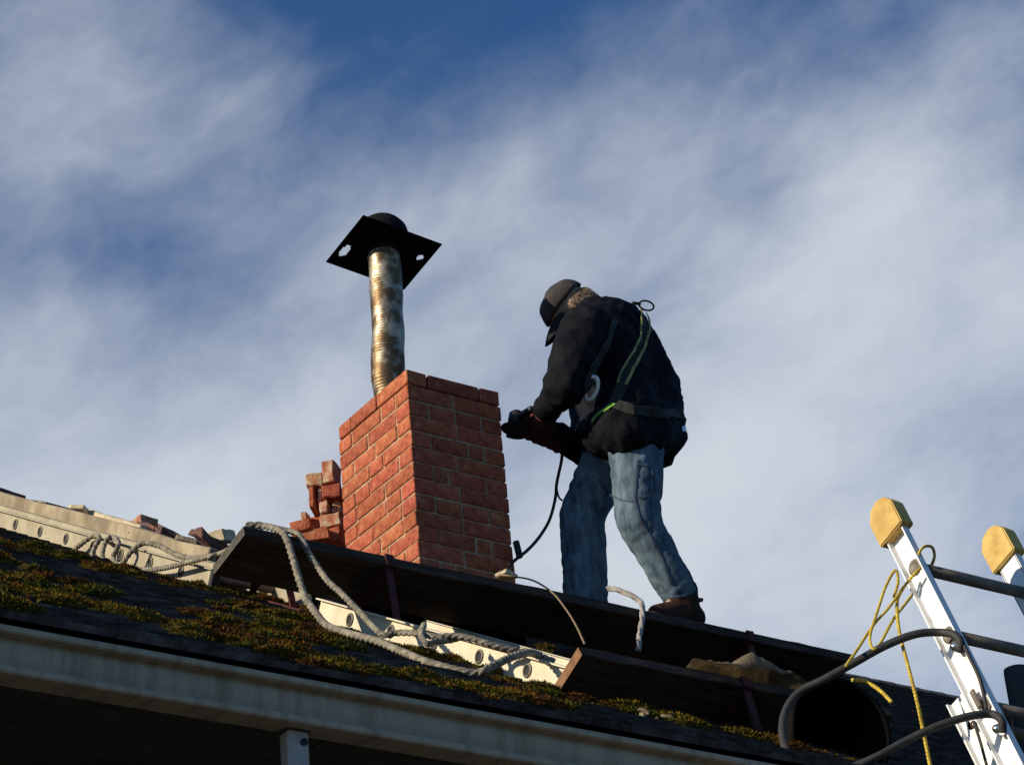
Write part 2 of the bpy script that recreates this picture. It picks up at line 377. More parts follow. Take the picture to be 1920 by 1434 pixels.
# ------------------------------------------------------------------ moss on the shingles
def build_moss():
    bm = bmesh.new(); cl = bm.loops.layers.color.new('tint'); r = random.Random(11)
    pal = [(.36, .34, .09), (.42, .36, .10), (.44, .33, .10), (.42, .27, .10), (.30, .30, .09), (.38, .35, .13), (.34, .22, .09)]
    def clump(c, rad, h, col, nb):
        seg = 9; rows = []
        for j, (q, z) in enumerate(((1, -.01), (.92, .35), (.66, .75), (.3, .97))):
            ring = []
            for k in range(seg):
                a = 2*math.pi*k/seg+j*.3; rr = rad*q*(1+.35*noise.noise(V((math.cos(a)*1.3+c.x*9, math.sin(a)*1.3+c.y*9, j*.4))))
                ring.append(bm.verts.new(c+roofrot @ V((rr*math.cos(a)*1.5, rr*math.sin(a)*.75, h*z))))
            rows.append(ring)
        fs = []
        for a_, b_ in zip(rows, rows[1:]):
            for k in range(seg): fs.append(bm.faces.new((a_[k], a_[(k+1) % seg], b_[(k+1) % seg], b_[k])))
        fs.append(bm.faces.new(rows[-1]))
        for f in fs:
            s = r.uniform(.6, .95)
            for l in f.loops: l[cl] = (col[0]*s, col[1]*s, col[2]*s, 1)
        for _ in range(nb):
            a = r.uniform(0, 2*math.pi); q = math.sqrt(r.random()); z = h*math.sqrt(max(0, 1-q*q))*.92
            b = c+roofrot @ V((rad*q*math.cos(a)*1.5, rad*q*math.sin(a)*.75, z))
            d = (roofrot @ V((math.cos(a)*q+r.uniform(-.5, .5), math.sin(a)*q+r.uniform(-.5, .5), .7))).normalized()
            L = r.uniform(.006, .016)*(.6+rad*6); s = d.cross(V((r.uniform(-1, 1), r.uniform(-1, 1), r.uniform(-1, 1)))).normalized()*L*.22
            f = bm.faces.new([bm.verts.new(b-s), bm.verts.new(b+s), bm.verts.new(b+d*L)])
            k = r.uniform(.7, 1.35); cc = (col[0]*k, col[1]*k*r.uniform(.85, 1.1), col[2]*k, 1)
            for l in f.loops: l[cl] = cc
    n = 0
    for _ in range(5200):
        y = 1/r.uniform(1/9.6, 1/(EY+.02))
        x = y*r.uniform(.42, .92)
        if y > 9.5: continue
        nn = noise.noise(V((x*1.9, y*2.6, 3.1)))+.4*noise.noise(V((x*6, y*6, 1.)))
        if nn < .07+.9*max(0, (x/y-.62)): continue
        big = r.random() < .15*(1.2 if x/y < .62 else .5)
        rad = r.uniform(.035, .06) if big else r.uniform(.008, .026)
        c = on_roof(x, y, .018); s = round(((y-EY)/CA+.03)/EXPO)*EXPO-.03
        c = V((x, EY, EZ))+UPS*(s+r.uniform(-.01, .05))+NRM*.016
        clump(c, rad, rad*r.uniform(.38, .68), pal[int(abs(noise.noise(V((x*2.2, y*2.2, 9)))*2.2+r.random()*.5)*len(pal)) % len(pal)], int(40+rad*rad*60000))
        n += 1
    o = obj('moss', bm, M_moss); tag(o, 'green and rust coloured moss cushions growing over the roof shingles', 'moss', kind='stuff')
build_moss()

# ------------------------------------------------------------------ chimney
T = V((5.2492, 7.9424, 5.4112+1.6)); W1, W2, WTH, CO = .433, .5206, .092, .0677
chim = thing('chimney', (T.x+W1/2, T.y+W2/2, roofz(T.y)), 'square red brick chimney rising through the roof behind the upper plank', 'chimney')
NC = 19
brick_cache = {}
def brick_mesh(l, w, h, salt):
    k = (round(l, 3), round(w, 3), salt)
    if k not in brick_cache:
        b = bmesh.new(); box(b, V((0, 0, 0)), l, w, h, bev=.003)
        for v in b.verts: v.co += V((noise.noise(v.co*23+V((salt*7, 0, 0))), noise.noise(v.co*23+V((0, salt*7, 3))), noise.noise(v.co*23+V((5, 0, salt*7)))))*.0016
        brick_cache[k] = finish(b, 'brick')
    return brick_cache[k]
J = .0085
for c in range(NC):
    zc = T.z-CO*c-CO/2+.004
    def put(cx, cy, l, along_x, face):
        l2 = l-J; me = brick_mesh(l2, WTH-.002, CO-J+.001, rng.randrange(4))
        o = obj('brick', me, M_brick, chim); j = .0011
        o.location = (cx+rng.gauss(0, j), cy+rng.gauss(0, j), zc+rng.gauss(0, .0012))
        o.rotation_euler = (rng.gauss(0, .006), rng.gauss(0, .006), (0 if along_x else math.pi/2)+rng.gauss(0, .007)+(math.pi if rng.random() < .5 else 0))
    def run(total, pieces):
        pos = 0; out = []
        for p_ in pieces: out.append((pos+p_/2, p_)); pos += p_
        sc_ = total/pos; return [(a_*sc_, b_*sc_) for a_, b_ in out]
    even = c % 2 == 1
    sft = rng.uniform(-.01, .01)
    if even:
        for (m_, l) in run(W1+J, (.216+sft, .216-sft)): put(T.x-J/2+m_, T.y+WTH/2, l, True, 'f')
        for (m_, l) in run(W1+J, (.216-sft, .216+sft)): put(T.x-J/2+m_, T.y+W2-WTH/2, l, True, 'b')
        for (m_, l) in run(W2-2*WTH-J, ((.11, .22), (.165, .165), (.22, .11))[c//2 % 3]):
            put(T.x+WTH/2, T.y+WTH+J/2+m_, l, False, 'l'); put(T.x+W1-WTH/2, T.y+WTH+J/2+m_, l, False, 'r')
    else:
        for (m_, l) in run(W2+J, (.229, .198, .094) if c == 0 else ((.21, .21, .10), (.10, .21, .21), (.21, .10, .21))[c//2 % 3]):
            put(T.x+WTH/2, T.y-J/2+m_, l, False, 'l'); put(T.x+W1-WTH/2, T.y-J/2+m_, l, False, 'r')
        for (m_, l) in run(W1-2*WTH-J, (1.,) if c == 0 else ((.08, .2), (.14, .14), (.2, .08))[c//2 % 3]):
            put(T.x+WTH+J/2+m_, T.y+WTH/2, l, True, 'f'); put(T.x+WTH+J/2+m_, T.y+W2-WTH/2, l, True, 'b')
# mortar: recessed hollow core, stops under the loose top course
bm = bmesh.new(); rc = .006; zt = T.z-CO+.002; zb = T.z-CO*NC
o_ = [(T.x+rc, T.y+rc), (T.x+W1-rc, T.y+rc), (T.x+W1-rc, T.y+W2-rc), (T.x+rc, T.y+W2-rc)]
k_ = WTH-.008; i_ = [(T.x+k_, T.y+k_), (T.x+W1-k_, T.y+k_), (T.x+W1-k_, T.y+W2-k_), (T.x+k_, T.y+W2-k_)]
for q in range(4):
    a, b, c, d = o_[q], o_[(q+1) % 4], i_[(q+1) % 4], i_[q]
    quad(bm, (*a, zb), (*b, zb), (*b, zt), (*a, zt)); quad(bm, (*c, zb), (*d, zb), (*d, zt), (*c, zt)); quad(bm, (*a, zt), (*b, zt), (*c, zt), (*d, zt))
obj('mortar', bm, M_mortar, chim)
# mortar bed slivers under the top course
bm = bmesh.new(); box(bm, V((T.x+W1/2, T.y+W2/2, T.z-CO+.004)), W1-.02, W2-.02, .004)
bm.free()

fb = bmesh.new(); e_ = .012; zf = T.z-.90
for (p, q) in (((T.x-e_, T.y-e_), (T.x+W1+e_, T.y-e_)), ((T.x+W1+e_, T.y-e_), (T.x+W1+e_, T.y+W2+e_)), ((T.x+W1+e_, T.y+W2+e_), (T.x-e_, T.y+W2+e_)), ((T.x-e_, T.y+W2+e_), (T.x-e_, T.y-e_))):
    quad(fb, (*p, roofz(p[1])-.01), (*q, roofz(q[1])-.01), (*q, max(zf, roofz(q[1])+.06)), (*p, max(zf, roofz(p[1])+.06)))
bmesh.ops.solidify(fb, geom=fb.faces[:], thickness=.002)
obj('flashing', fb, M_cream, chim)
# flexible steel liner with its black top plate
lin = thing('chimney_liner', (T.x+.14, T.y+W2/2, T.z-.3), 'corrugated steel flue liner with a square black top plate standing in the chimney', 'flue')
lp = [V((T.x+W1*.40, T.y+W2*.5, T.z-.45)), at(733, 745, 8.17), at(727, 690, 8.16), at(728, 620, 8.15), at(725, 560, 8.15), at(722, 505, 8.15), at(720, 478, 8.15)]
lps = resample(spline(lp, 14), .003)
bm = bmesh.new()
tube(bm, lps, .06, 28, lambda i, th: .0650+.0009*math.sin(2*math.pi*(i*.003/.0125)+th)+.006*noise.noise(lps[i]*9+V((math.cos(th)*.5, math.sin(th)*.5, 0))), cap=False)
obj('liner_pipe', bm, M_liner, lin, smooth=True)
pc = [at(605, 493, 8.22), at(765, 545, 8.0), at(828, 461, 7.98)]
ctr = at(720, 475, 8.15)
ex = (at(765, 545, 8.03)-at(605, 493, 8.06)).normalized(); 
# plate: nearly level, slightly tipped
PX, PY = .372, .300
ex = V((1, 0, -.09)).normalized(); ey = V((.0, 1, -.19)).normalized(); ey = (ey-ex*ey.dot(ex)).normalized(); ez = ex.cross(ey).normalized()
PM = Matrix((ex, ey, ez)).transposed().to_4x4(); PM.translation = ctr
bm = bmesh.new()
# plate with two punched ragged holes: built as a grid of facets around each hole
def plate_with_holes(bm, sx, sy, th, holes):
    n = 20; tv = {}
    def inside(x, y): return any(((x-hx)/ra)**2+((y-hy)/rb)**2 < 1+.35*noise.noise(V((x*60, y*60, 0))) for hx, hy, ra, rb in holes)
    t = bmesh.new(); nx, ny = 56, 50; g_ = {}
    for i in range(nx+1):
        for j in range(ny+1): g_[i, j] = t.verts.new((-sx/2+sx*i/nx, -sy/2+sy*j/ny, 0))
    for i in range(nx):
        for j in range(ny):
            x, y = -sx/2+sx*(i+.5)/nx, -sy/2+sy*(j+.5)/ny
            if not inside(x, y): t.faces.new((g_[i, j], g_[i+1, j], g_[i+1, j+1], g_[i, j+1]))
    ret = bmesh.ops.extrude_face_region(t, geom=t.faces[:])
    for v in ret['geom']:
        if isinstance(v, bmesh.types.BMVert): v.co.z += th
    merge(bm, t, PM)
plate_with_holes(bm, PX, PY, .003, [(-.148, .060, .019, .036), (.145, -.045, .012, .018)])
bmesh.ops.recalc_face_normals(bm, faces=bm.faces[:])
plate = obj('top_plate', bm, M_blackp, lin)
bm = bmesh.new(); lathe(bm, [(.072, -.018), (.074, .0), (.09, .004), (.104, .02), (.110, .05), (.110, .08), (.104, .115), (.086, .145), (.05, .165), (.001, .174)], ctr+ez*.002, ez, 40); obj('cowl', bm, M_blackp, lin, smooth=True)
bm = bmesh.new(); lathe(bm, [(.0685, -.02), (.071, -.018), (.071, -.002), (.075, .0)], ctr, ez, 32); obj('collar', bm, M_blackp, lin, smooth=True)
bm = bmesh.new(); box(bm, ctr+ez*.11+ex*-.083+ey*.02, .012, .02, .05); obj('cowl_tab', bm, M_blackp, lin)

# ------------------------------------------------------------------ planks and red roof brackets
def plank(name, x0, x1, top_out, width, tilt, th, label, group, endmat=None):
    """outer top edge at (y, z), running along X, tipped down toward the roof"""
    y, z = top_out; d = V((0, math.cos(tilt), -math.sin(tilt))); n = V((0, math.sin(tilt), math.cos(tilt)))
    o0 = V((0, y, z)); t = thing(name, V(((x0+x1)/2, y+width/2, z-.15)), label, 'plank', group)
    bm = bmesh.new(); nx = 40; rows = []
    for i in range(nx+1):
        x = x0+(x1-x0)*i/nx; w = V((0, 0, .004*noise.noise(V((x*1.5, y, 0))))); e = .003
        pr_ = [o0+d*e, o0+d*(width-e), o0+d*width-n*e, o0+d*width-n*(th-e), o0+d*(width-e)-n*th, o0+d*e-n*th, o0-n*(th-e), o0-n*e]
        rows.append([bm.verts.new(p+V((x, 0, 0))+w+V((0, .0025*noise.noise(V((x*9, k, 2))), .0025*noise.noise(V((x*9, k, 7)))))) for k, p in enumerate(pr_)])
    for a, b in zip(rows, rows[1:]):
        for k in range(8): bm.faces.new((a[k], a[(k+1) % 8], b[(k+1) % 8], b[k]))
    bmesh.ops.recalc_face_normals(bm, faces=bm.faces[:])
    obj('board', bm, M_plank, t)
    for x, s in ((x0, -1), (x1, 1)):
        bm = bmesh.new(); c = o0+d*(width/2)-n*(th/2)+V((x+s*.001, 0, 0)); box(bm, c, .004, width-.006, th-.006, Matrix((V((1, 0, 0)), d, n)).transposed()); obj('end_grain', bm, endmat or M_plankend, t)
    return t, o0, d, n
UP_OUT = (7.55, 1.6+.5765*7.55); UP_TILT = R(13)
upl, uo, ud, un = plank('scaffold_plank', 4.285, 6.985, UP_OUT, .235, UP_TILT, .042, 'long dark plank the man stands on, in front of the chimney', None, M_plankgrey)
LO_OUT = (6.30, 1.6+.5495*6.30); LO_TILT = R(26)
lpl, lo_, ld, ln = plank('scaffold_plank', 4.722, 5.95, LO_OUT, .185, LO_TILT, .042, 'short dark plank lower on the roof with a sunlit brown end', None)
upl2, _, _, _ = plank('scaffold_plank', 4.95, 6.3, (8.50, 1.6+.5685*8.50), .24, R(0), .04, 'plank hidden behind the chimney carrying the stack of old bricks', None)

def bracket(x, o0, d, n, width, label):
    t = thing('roof_bracket', V((x, o0.y+.1, roofz(o0.y+.1))), label, 'bracket', 'red roof brackets')
    th = .042; w = .035; rotm = Matrix((V((1, 0, 0)), d, n)).transposed()
    bm = bmesh.new(); box(bm, V((x, 0, 0))+o0+d*(width/2)-n*(th+.005), w, width+.02, .008, rotm); obj('arm', bm, M_red, t)
    bm = bmesh.new(); box(bm, V((x, 0, 0))+o0-d*.006-n*(th/2+.004), w, .006, th+.006, rotm); obj('lip', bm, M_red, t)
    a = V((x, 0, 0))+o0+d*.012-n*(th+.012); yb = o0.y-.03; b = on_roof(x, yb, .03)
    ax = (b-a); bm = bmesh.new(); box(bm, (a+b)/2, ax.length+.02, w*.8, .008, frame(ax, V((1, 0, 0)).cross(ax))); obj('brace', bm, M_red, t)
    c = on_roof(x, o0.y+.12, .026); bm = bmesh.new(); box(bm, c, w, .52, .006, roofrot); obj('roof_strap', bm, M_red, t)
    e = V((x, 0, 0))+o0+d*(width)-n*(th+.01); f = on_roof(x, e.y+.05, .03)
    bm = bmesh.new(); ax = f-e; box(bm, (e+f)/2, ax.length+.02, w*.8, .008, frame(ax, V((1, 0, 0)).cross(ax))); obj('back_leg', bm, M_red, t)
    return t
bracket(4.86, uo, ud, un, .235, 'red steel bracket under the left part of the long plank')
bracket(6.47, uo, ud, un, .235, 'red steel bracket under the long plank, right of the man')
bracket(5.35, lo_, ld, ln, .185, 'red steel bracket under the lower plank')
t_ = bracket(5.0, V((0, 8.50, 1.6+.5685*8.50)), V((0, 1, 0)), V((0, 0, 1)), .24, 'red steel bracket behind the chimney, under the brick stack')
t_ = bracket(6.1, V((0, 8.50, 1.6+.5685*8.50)), V((0, 1, 0)), V((0, 0, 1)), .24, 'red steel bracket behind the chimney, on its right side')

# ------------------------------------------------------------------ loose bricks
def loose_brick(c, l, w, h, rot, material, label, group=None, fx=0):
    bm = bmesh.new(); box(bm, V((0, 0, 0)), l, w, h, bev=.004)
    bmesh.ops.subdivide_edges(bm, edges=bm.edges[:], cuts=2, use_grid_fill=True)
    s = rng.random()*50
    for v in bm.verts: v.co += V((noise.noise(v.co*20+V((s, 0, 0))), noise.noise(v.co*20+V((0, s, 0))), noise.noise(v.co*20+V((0, 0, s)))))*.006+V((noise.noise(v.co*60+V((s, 0, 0))), noise.noise(v.co*60+V((0, s, 0))), noise.noise(v.co*60)))*.003
    bm.transform(Matrix.Translation(c) @ rot.to_4x4())
    return tag(obj('brick', bm, material), label, 'brick', group)
RZm = lambda a: Matrix.Rotation(R(a), 3, 'Z')
SY = 8.60; PZ = 1.6+.5685*8.50
def bat(x, y, Y, dz=0): p = at(x, y, Y); return p
stack = [  # centre pixel, Y, depth, face width, height, yaw, old
    ((622, 892), 8.60, .10, .050, .098, 40, 1, 'upright mortar-crusted brick on top of the brick stack'),
    ((594, 909), 8.66, .11, .066, .060, 48, 1, 'crusty pale brick at the top left of the brick stack'),
    ((626, 931), 8.58, .12, .078, .058, 46, 0, 'smooth orange brick under the upright one in the stack'),
    ((590, 942), 8.66, .10, .022, .090, 44, 0, 'thin upright brick at the left side of the stack'),
    ((604, 942), 8.66, .10, .020, .088, 50, 1, 'thin upright brick slip just right of the leftmost one'),
    ((615, 958), 8.60, .10, .034, .054, 38, 1, 'tilted brick piece in the middle of the stack'),
    ((634, 958), 8.60, .10, .036, .056, 52, 1, 'brick piece against the chimney in the middle of the stack'),
    ((626, 986), 8.60, .12, .085, .058, 45, 1, 'dull red brick low in the stack'),
    ((626, 1013), 8.60, .12, .088, .054, 42, 0, 'dark brick at the bottom of the stack'),
    ((595, 990), 8.76, .10, .05, .06, 45, 0, 'brick behind the gap low in the stack'),
    ((574, 976), 8.72, .06, .026, .056, 47, 1, 'pale brick chip standing at the left of the stack'),
    ((570, 995), 8.64, .11, .085, .044, 44, 0, 'flat orange brick at the left foot of the stack'),
    ((592, 1018), 8.64, .16, .15, .05, 44, 0, 'brick at the very foot of the stack'),
]
for (px, Y, l, w, h, yaw, old, lab) in stack:
    loose_brick(at(px[0], px[1], Y), l, w, h, RZm(yaw), M_oldbrick if old else M_brick, lab, 'stacked old bricks')
loose_brick(at(262, 993, 14.2), .13, .24, .08, RZm(3) @ Matrix.Rotation(R(4), 3, 'Y'), M_oldbrick, 'single orange brick lying high on the roof above the ladder')

# ------------------------------------------------------------------ roof ladders
def ladder_rail(p0, p1, xdir, ndir, depth, flange, material, parent, holes=(), th=.004):
    """channel rail: web faces -xdir, flanges turned outward"""
    ax = (p1-p0); L = ax.length; f = Matrix((ax.normalized(), xdir, ndir)).transposed(); bm = bmesh.new()
    box(bm, (p0+p1)/2, L, th, depth, f)
    for s in (-1, 1): box(bm, (p0+p1)/2+ndir*s*(depth/2)-xdir*(flange/2-th/2), L, flange, th*1.3, f)
    return obj('rail', bm, material, parent)
def roof_ladder(name, X, y0, y1, hole_ys, label, width=.42, h=.055, depth=.085, M_alu=M_alu):
    t = thing(name, on_roof(X+width/2, y0), label, 'ladder', 'ladders lying on the roof'); xd = V((1, 0, 0))
    for s, xx in ((0, X), (1, X+width)):
        ladder_rail(on_roof(xx, y0, h), on_roof(xx, y1, h), xd if s == 0 else -xd, NRM, depth, .028, M_alu, t)
        for e in (y0,) :
            bm = bmesh.new(); box(bm, on_roof(xx, e-.012*CA, h)-(xd if s == 0 else -xd)*.012, .035, .028, depth+.006, roofrot, bev=.003); obj('end_cap', bm, M_black, t)
    for yy in hole_ys:
        bm = bmesh.new(); tube(bm, [on_roof(X-.006, yy, h), on_roof(X+width+.006, yy, h)], .0165, 14, cap=False); rg = obj('rung', bm, M_rung, t, smooth=True)
        for s in (0, 1):
            xx = X-.0025 if s == 0 else X+width+.0025; sg = -1 if s == 0 else 1
            bm = bmesh.new(); lathe(bm, [(.025, 0), (.025, .003), (.019, .005), (.0165, .004), (.0165, -.0005)], V(on_roof(xx, yy, h)), V((sg, 0, 0)), 20); obj('rung_collar', bm, M_alud, rg, smooth=True)
            bm = bmesh.new(); lathe(bm, [(.0165, -.0004), (.001, -.0003)], V(on_roof(xx+sg*.001, yy, h)), V((sg, 0, 0)), 16); obj('rung_bore_shade', bm, M_black, rg)  # flat black disc standing in for the shade inside the hollow rung
    return t
RS = .305*CA
roof_ladder('roof_ladder', 4.835, 8.79, 13.3, [10.64+RS*k for k in range(-6, 10)], 'weathered ladder lying up the roof at the left, draped with rope')
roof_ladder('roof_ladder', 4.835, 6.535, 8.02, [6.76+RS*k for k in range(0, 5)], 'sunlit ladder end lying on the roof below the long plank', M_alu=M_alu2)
# curled end hook of the lower ladder
bm = bmesh.new(); hp = [on_roof(4.815, 6.56, .02), on_roof(4.81, 6.52, .012), on_roof(4.81, 6.475, .012), on_roof(4.81, 6.455, .025), on_roof(4.81, 6.462, .04)]
tube(bm, resample(spline(hp, 8), .008), .010, 10); tag(obj('ladder_hook', bm, M_aluw, smooth=True), 'small curled bright metal hook at the end of the lower roof ladder', 'hook')
# timber board and bits of rubbish beyond the upper ladder
def roof_stick(name, a, b, w, th, material, label, cat='timber', group=None):
    ax = b-a; f = frame(ax, NRM); bm = bmesh.new(); box(bm, V((0, 0, 0)), ax.length, w, th, None, bev=min(w, th)*.12)
    bmesh.ops.subdivide_edges(bm, edges=[e for e in bm.edges if e.calc_length() > ax.length*.6], cuts=10)
    for v in bm.verts: v.co += V((0, 1, 0))*noise.noise(v.co*5+a)*w*.03+V((0, 0, 1))*noise.noise(v.co*9-a)*th*.1
    bm.transform(Matrix.Translation((a+b)/2) @ f.to_4x4()); return tag(obj(name, bm, material), label, cat, group)
roof_stick('timber_board', on_roof(5.42, 9.9, .075), on_roof(5.42, 13.2, .08), .045, .15, M_timber, 'tan weathered board standing on edge up the roof beyond the left ladder', 'board')
roof_stick('timber_batten', on_roof(4.84, 8.02, .12), on_roof(4.84, 8.62, .115), .02, .022, M_cream, 'sunlit pale batten tucked under the left end of the long plank', 'batten')
roof_stick('timber_batten', on_roof(7.08, 13.75, .05), on_roof(7.08, 14.75, .06), .05, .10, M_cream, 'long cream batten on the skyline left of the loose brick', 'batten')
for i, (px, py, Y, l, w, h, yw, lab) in enumerate([
        (300, 1003, 13.9, .24, .2, .05, 20, 'dark red broken tile next to the loose brick on the roof'), (345, 1014, 13.6, .34, .2, .05, -8, 'long dark red tile shard between the brick and the pale chunk'),
        (392, 1014, 13.4, .24, .16, .07, 15, 'dark red broken tile nearest the end of the long plank'), (330, 1006, 14.2, .26, .14, .05, 5, 'dark tile shard at the back of the broken tiles')]):
    loose = bmesh.new(); box(loose, V((0, 0, 0)), l, w, h*.7, bev=.006); bmesh.ops.subdivide_edges(loose, edges=loose.edges[:], cuts=2, use_grid_fill=True)
    for v in loose.verts: v.co += V((noise.noise(v.co*15+V((i, 0, 0))), noise.noise(v.co*15+V((0, i, 4))), noise.noise(v.co*15+V((9, 0, i)))))*.030
    loose.transform(Matrix.Translation(at(px, py, Y)) @ (RZm(yw) @ Matrix.Rotation(R(14), 3, 'Y') @ Matrix.Rotation(ANG, 3, 'X')).to_4x4())
    tag(obj('tile_shard', loose, M_terra), lab, 'tile', 'broken tiles on the roof')
loose_brick(at(412, 1008, 13.6), .15, .14, .07, RZm(30) @ Matrix.Rotation(R(-18), 3, 'Y'), M_cream, 'pale chunk of stone beside the left end of the long plank')
for (px, py, Y, lab) in ((36, 940, 15.4, 'thin bent metal clip sticking up at the far left of the skyline'), (180, 970, 15.3, 'dark bent metal clip on the skyline above the rope')):
    bm = bmesh.new(); c = at(px, py, Y); pts = [c+V((-.02, 0, -.05)), c+V((-.005, 0, .03)), c+V((.008, 0, .03)), c+V((.035, 0, -.055))]
    tube(bm, resample(spline(pts, 6), .01), .0065, 6); tag(obj('metal_clip', bm, M_blackp), lab, 'clip')
for (px, py, Y, l, lab) in ((192, 977, 15.1, .12, 'small grey rubble lump on the skyline beside the metal clip'),):
    loose_brick(at(px, py, Y), l, .08, .05, RZm(25), M_terra, lab)

for (px, py, Y, l, w, h, yaw, m_, lab) in ((8, 929, 12.2, .20, .1, .025, 10, M_terra, 'dark tile fragment on the board at the far left edge'), (64, 945, 12.0, .10, .06, .018, -20, M_cream, 'pale mortar lump on the board near the far left clip'),
        (118, 959, 11.6, .26, .08, .018, 6, M_terra, 'dark slate fragment on the board left of the cream batten'), (152, 957, 14.4, .12, .09, .03, 40, M_cream, 'cream mortar chunk behind the batten on the skyline'),
        (285, 1008, 10.6, .24, .06, .018, 12, M_terra, 'dark slate sliver on the lower end of the tan board'),
        (350, 1024, 10.2, .16, .1, .03, 60, M_timber, 'grey wood scrap between rope and broken tiles')):
    loose_brick(at(px, py, Y), l, w, h, RZm(yaw) @ Matrix.Rotation(R(yaw*.3), 3, 'X'), m_, lab)['category'] = 'rubble'

# ------------------------------------------------------------------ ropes
XR = 4.795
rp = [at(452, 1000, 7.72), at(438, 1024, 7.9), atX(418, 1036, XR-.01), atX(390, 1044, XR-.02), atX(345, 1056, XR-.02), atX(300, 1066, XR-.02), atX(255, 1068, XR-.02), atX(205, 1063, XR-.02), atX(160, 1056, XR-.02), atX(128, 1044, XR-.02),
      atX(135, 1034, XR-.01), atX(160, 1014, XR), atX(178, 1003, XR+.02), atX(186, 1010, XR-.03), atX(176, 1030, XR-.05), atX(174, 1056, XR-.05), atX(192, 1063, XR-.05), atX(192, 1035, XR-.03), atX(200, 1012, XR-.01), atX(214, 1008, XR+.02),
      atX(222, 1020, XR-.04), atX(212, 1046, XR-.05), atX(226, 1058, XR-.05), atX(250, 1030, XR-.03), atX(272, 1018, XR), atX(300, 1024, XR+.03), atX(330, 1040, XR+.05), atX(360, 1046, XR+.06), atX(400, 1042, XR+.09)]
tag(obj('rope', rope_bm(rp, .0108), M_rope, smooth=True), 'thick pale rope coiled over the left roof ladder', 'rope')
rp = [at(462, 984, 7.68), at(500, 987, 7.63), at(527, 996, 7.54), at(538, 1012, 7.50), at(549, 1046, 7.46), at(562, 1090, 7.42), at(573, 1121, 7.38), at(593, 1150, 7.30), at(614, 1173, 7.22), at(653, 1187, 7.06), at(705, 1201, 6.92), at(748, 1219, 6.80), at(797, 1239, 6.64), at(850, 1254, 6.56),
      at(893, 1261, 6.52), at(916, 1252, 6.50), at(955, 1233, 6.56), at(990, 1223, 6.62), at(1012, 1228, 6.68)]
tag(obj('rope', rope_bm(rp, .0125), M_rope, smooth=True), 'thick rope hanging off the long plank in the lower, left loop', 'rope')
rp = [at(480, 982, 7.70), at(530, 993, 7.62), at(556, 1000, 7.54), at(568, 1014, 7.50), at(582, 1042, 7.47), at(614, 1088, 7.38), at(640, 1112, 7.30), at(674, 1147, 7.20), at(705, 1180, 7.08), at(722, 1190, 7.04), at(745, 1186, 7.02), at(780, 1187, 6.95), at(815, 1193, 6.88), at(850, 1192, 6.84),
      at(884, 1197, 6.8), at(920, 1208, 6.76), at(955, 1217, 6.73), at(1000, 1226, 6.70), at(1040, 1240, 6.66)]
tag(obj('rope', rope_bm(rp, .0108), M_rope, smooth=True), 'thick rope hanging off the long plank in the upper, right strand', 'rope')
rp = [at(795, 1170, 6.98), at(790, 1190, 6.9), at(800, 1206, 6.85), at(815, 1202, 6.86), at(842, 1200, 6.86), at(862, 1195, 6.86)]
tag(obj('rope', rope_bm(rp, .010), M_rope, smooth=True), 'short rope end knotted on the sunlit lower ladder', 'rope')
tag(obj('cord', tube(bmesh.new(), resample(spline([at(936, 1077, 7.6), at(960, 1080, 7.54), at(1000, 1088, 7.535), at(1035, 1110, 7.5), at(1060, 1140, 7.2), at(1080, 1172, 6.8), at(1096, 1206, 6.31)], 8), .02), .0035, 6), M_cord, smooth=True), 'thin tan cord drooping between the two planks', 'cord')
tag(obj('strap', rope_bm([at(1140, 1102, 7.66), at(1165, 1108, 7.60), at(1192, 1121, 7.55), at(1203, 1132, 7.53), at(1204, 1160, 7.5), at(1199, 1190, 7.48), at(1197, 1220, 7.47)], .0105, .2), M_strap, smooth=True), 'short pale strap hanging over the edge of the long plank between the boots', 'strap')
loose_brick(at(950, 1079, 7.64), .07, .05, .02, RZm(20), M_cream, 'small pale wood chip on the long plank at the chimney corner')

# ------------------------------------------------------------------ the leaning ladder at the right
LX = 5.655
pb = atX(1905, 1434, LX); pt = atX(1678, 986, LX); la = (pt-pb).normalized(); lnrm = V((0, -la.z, la.y))   # lnrm faces away from house
lad = thing('extension_ladder', pb-la*(pb.z/la.z), 'bright aluminium extension ladder with yellow caps leaning on the eave', 'ladder')
base = pb-la*((pb.z-.02)/la.z)
xd = V((1, 0, 0)); LW = .455
for s in (0, 1):
    xx = V((LW*s, 0, 0)); dirx = xd if s == 0 else -xd
    ladder_rail(base+xx, pt+xx, dirx, lnrm, .078, .026, M_aluw, lad)
    # base section rail, on the house side, ending lower
    p1 = atX(1800, 1300, LX); off = -lnrm*.082; top = pb+la*((p1-pb).dot(la)-.0)
    ladder_rail(base+xx+off*1.0+V((.006, 0, 0))*(1 if s == 0 else -1), top+xx+off+V((.006, 0, 0))*(1 if s == 0 else -1), dirx, lnrm, .074, .022, M_aluw, lad)
    # yellow end cap
    bm = bmesh.new(); f = Matrix((la, dirx, lnrm)).transposed(); c = pt+xx+la*.02-dirx*.01
    prof = [(-.065, -.062), (.035, -.062), (.070, -.036), (.082, .0), (.068, .036), (.03, .058), (-.065, .058)]
    vs0 = [bm.verts.new(c+f @ V((a, -.027, b))) for a, b in prof]; vs1 = [bm.verts.new(c+f @ V((a, .027, b))) for a, b in prof]
    bm.faces.new(vs0); bm.faces.new(list(reversed(vs1)))
    for k in range(len(prof)): bm.faces.new((vs0[k], vs1[k], vs1[(k+1) % len(prof)], vs0[(k+1) % len(prof)]))
    bmesh.ops.recalc_face_normals(bm, faces=bm.faces[:]); bmesh.ops.bevel(bm, geom=bm.edges[:], offset=.004, segments=2, affect='EDGES')
    obj('end_cap', bm, M_yel, lad, smooth=False)
r1 = (atX(1722, 1058, LX)-pb).dot(la)
k = 0
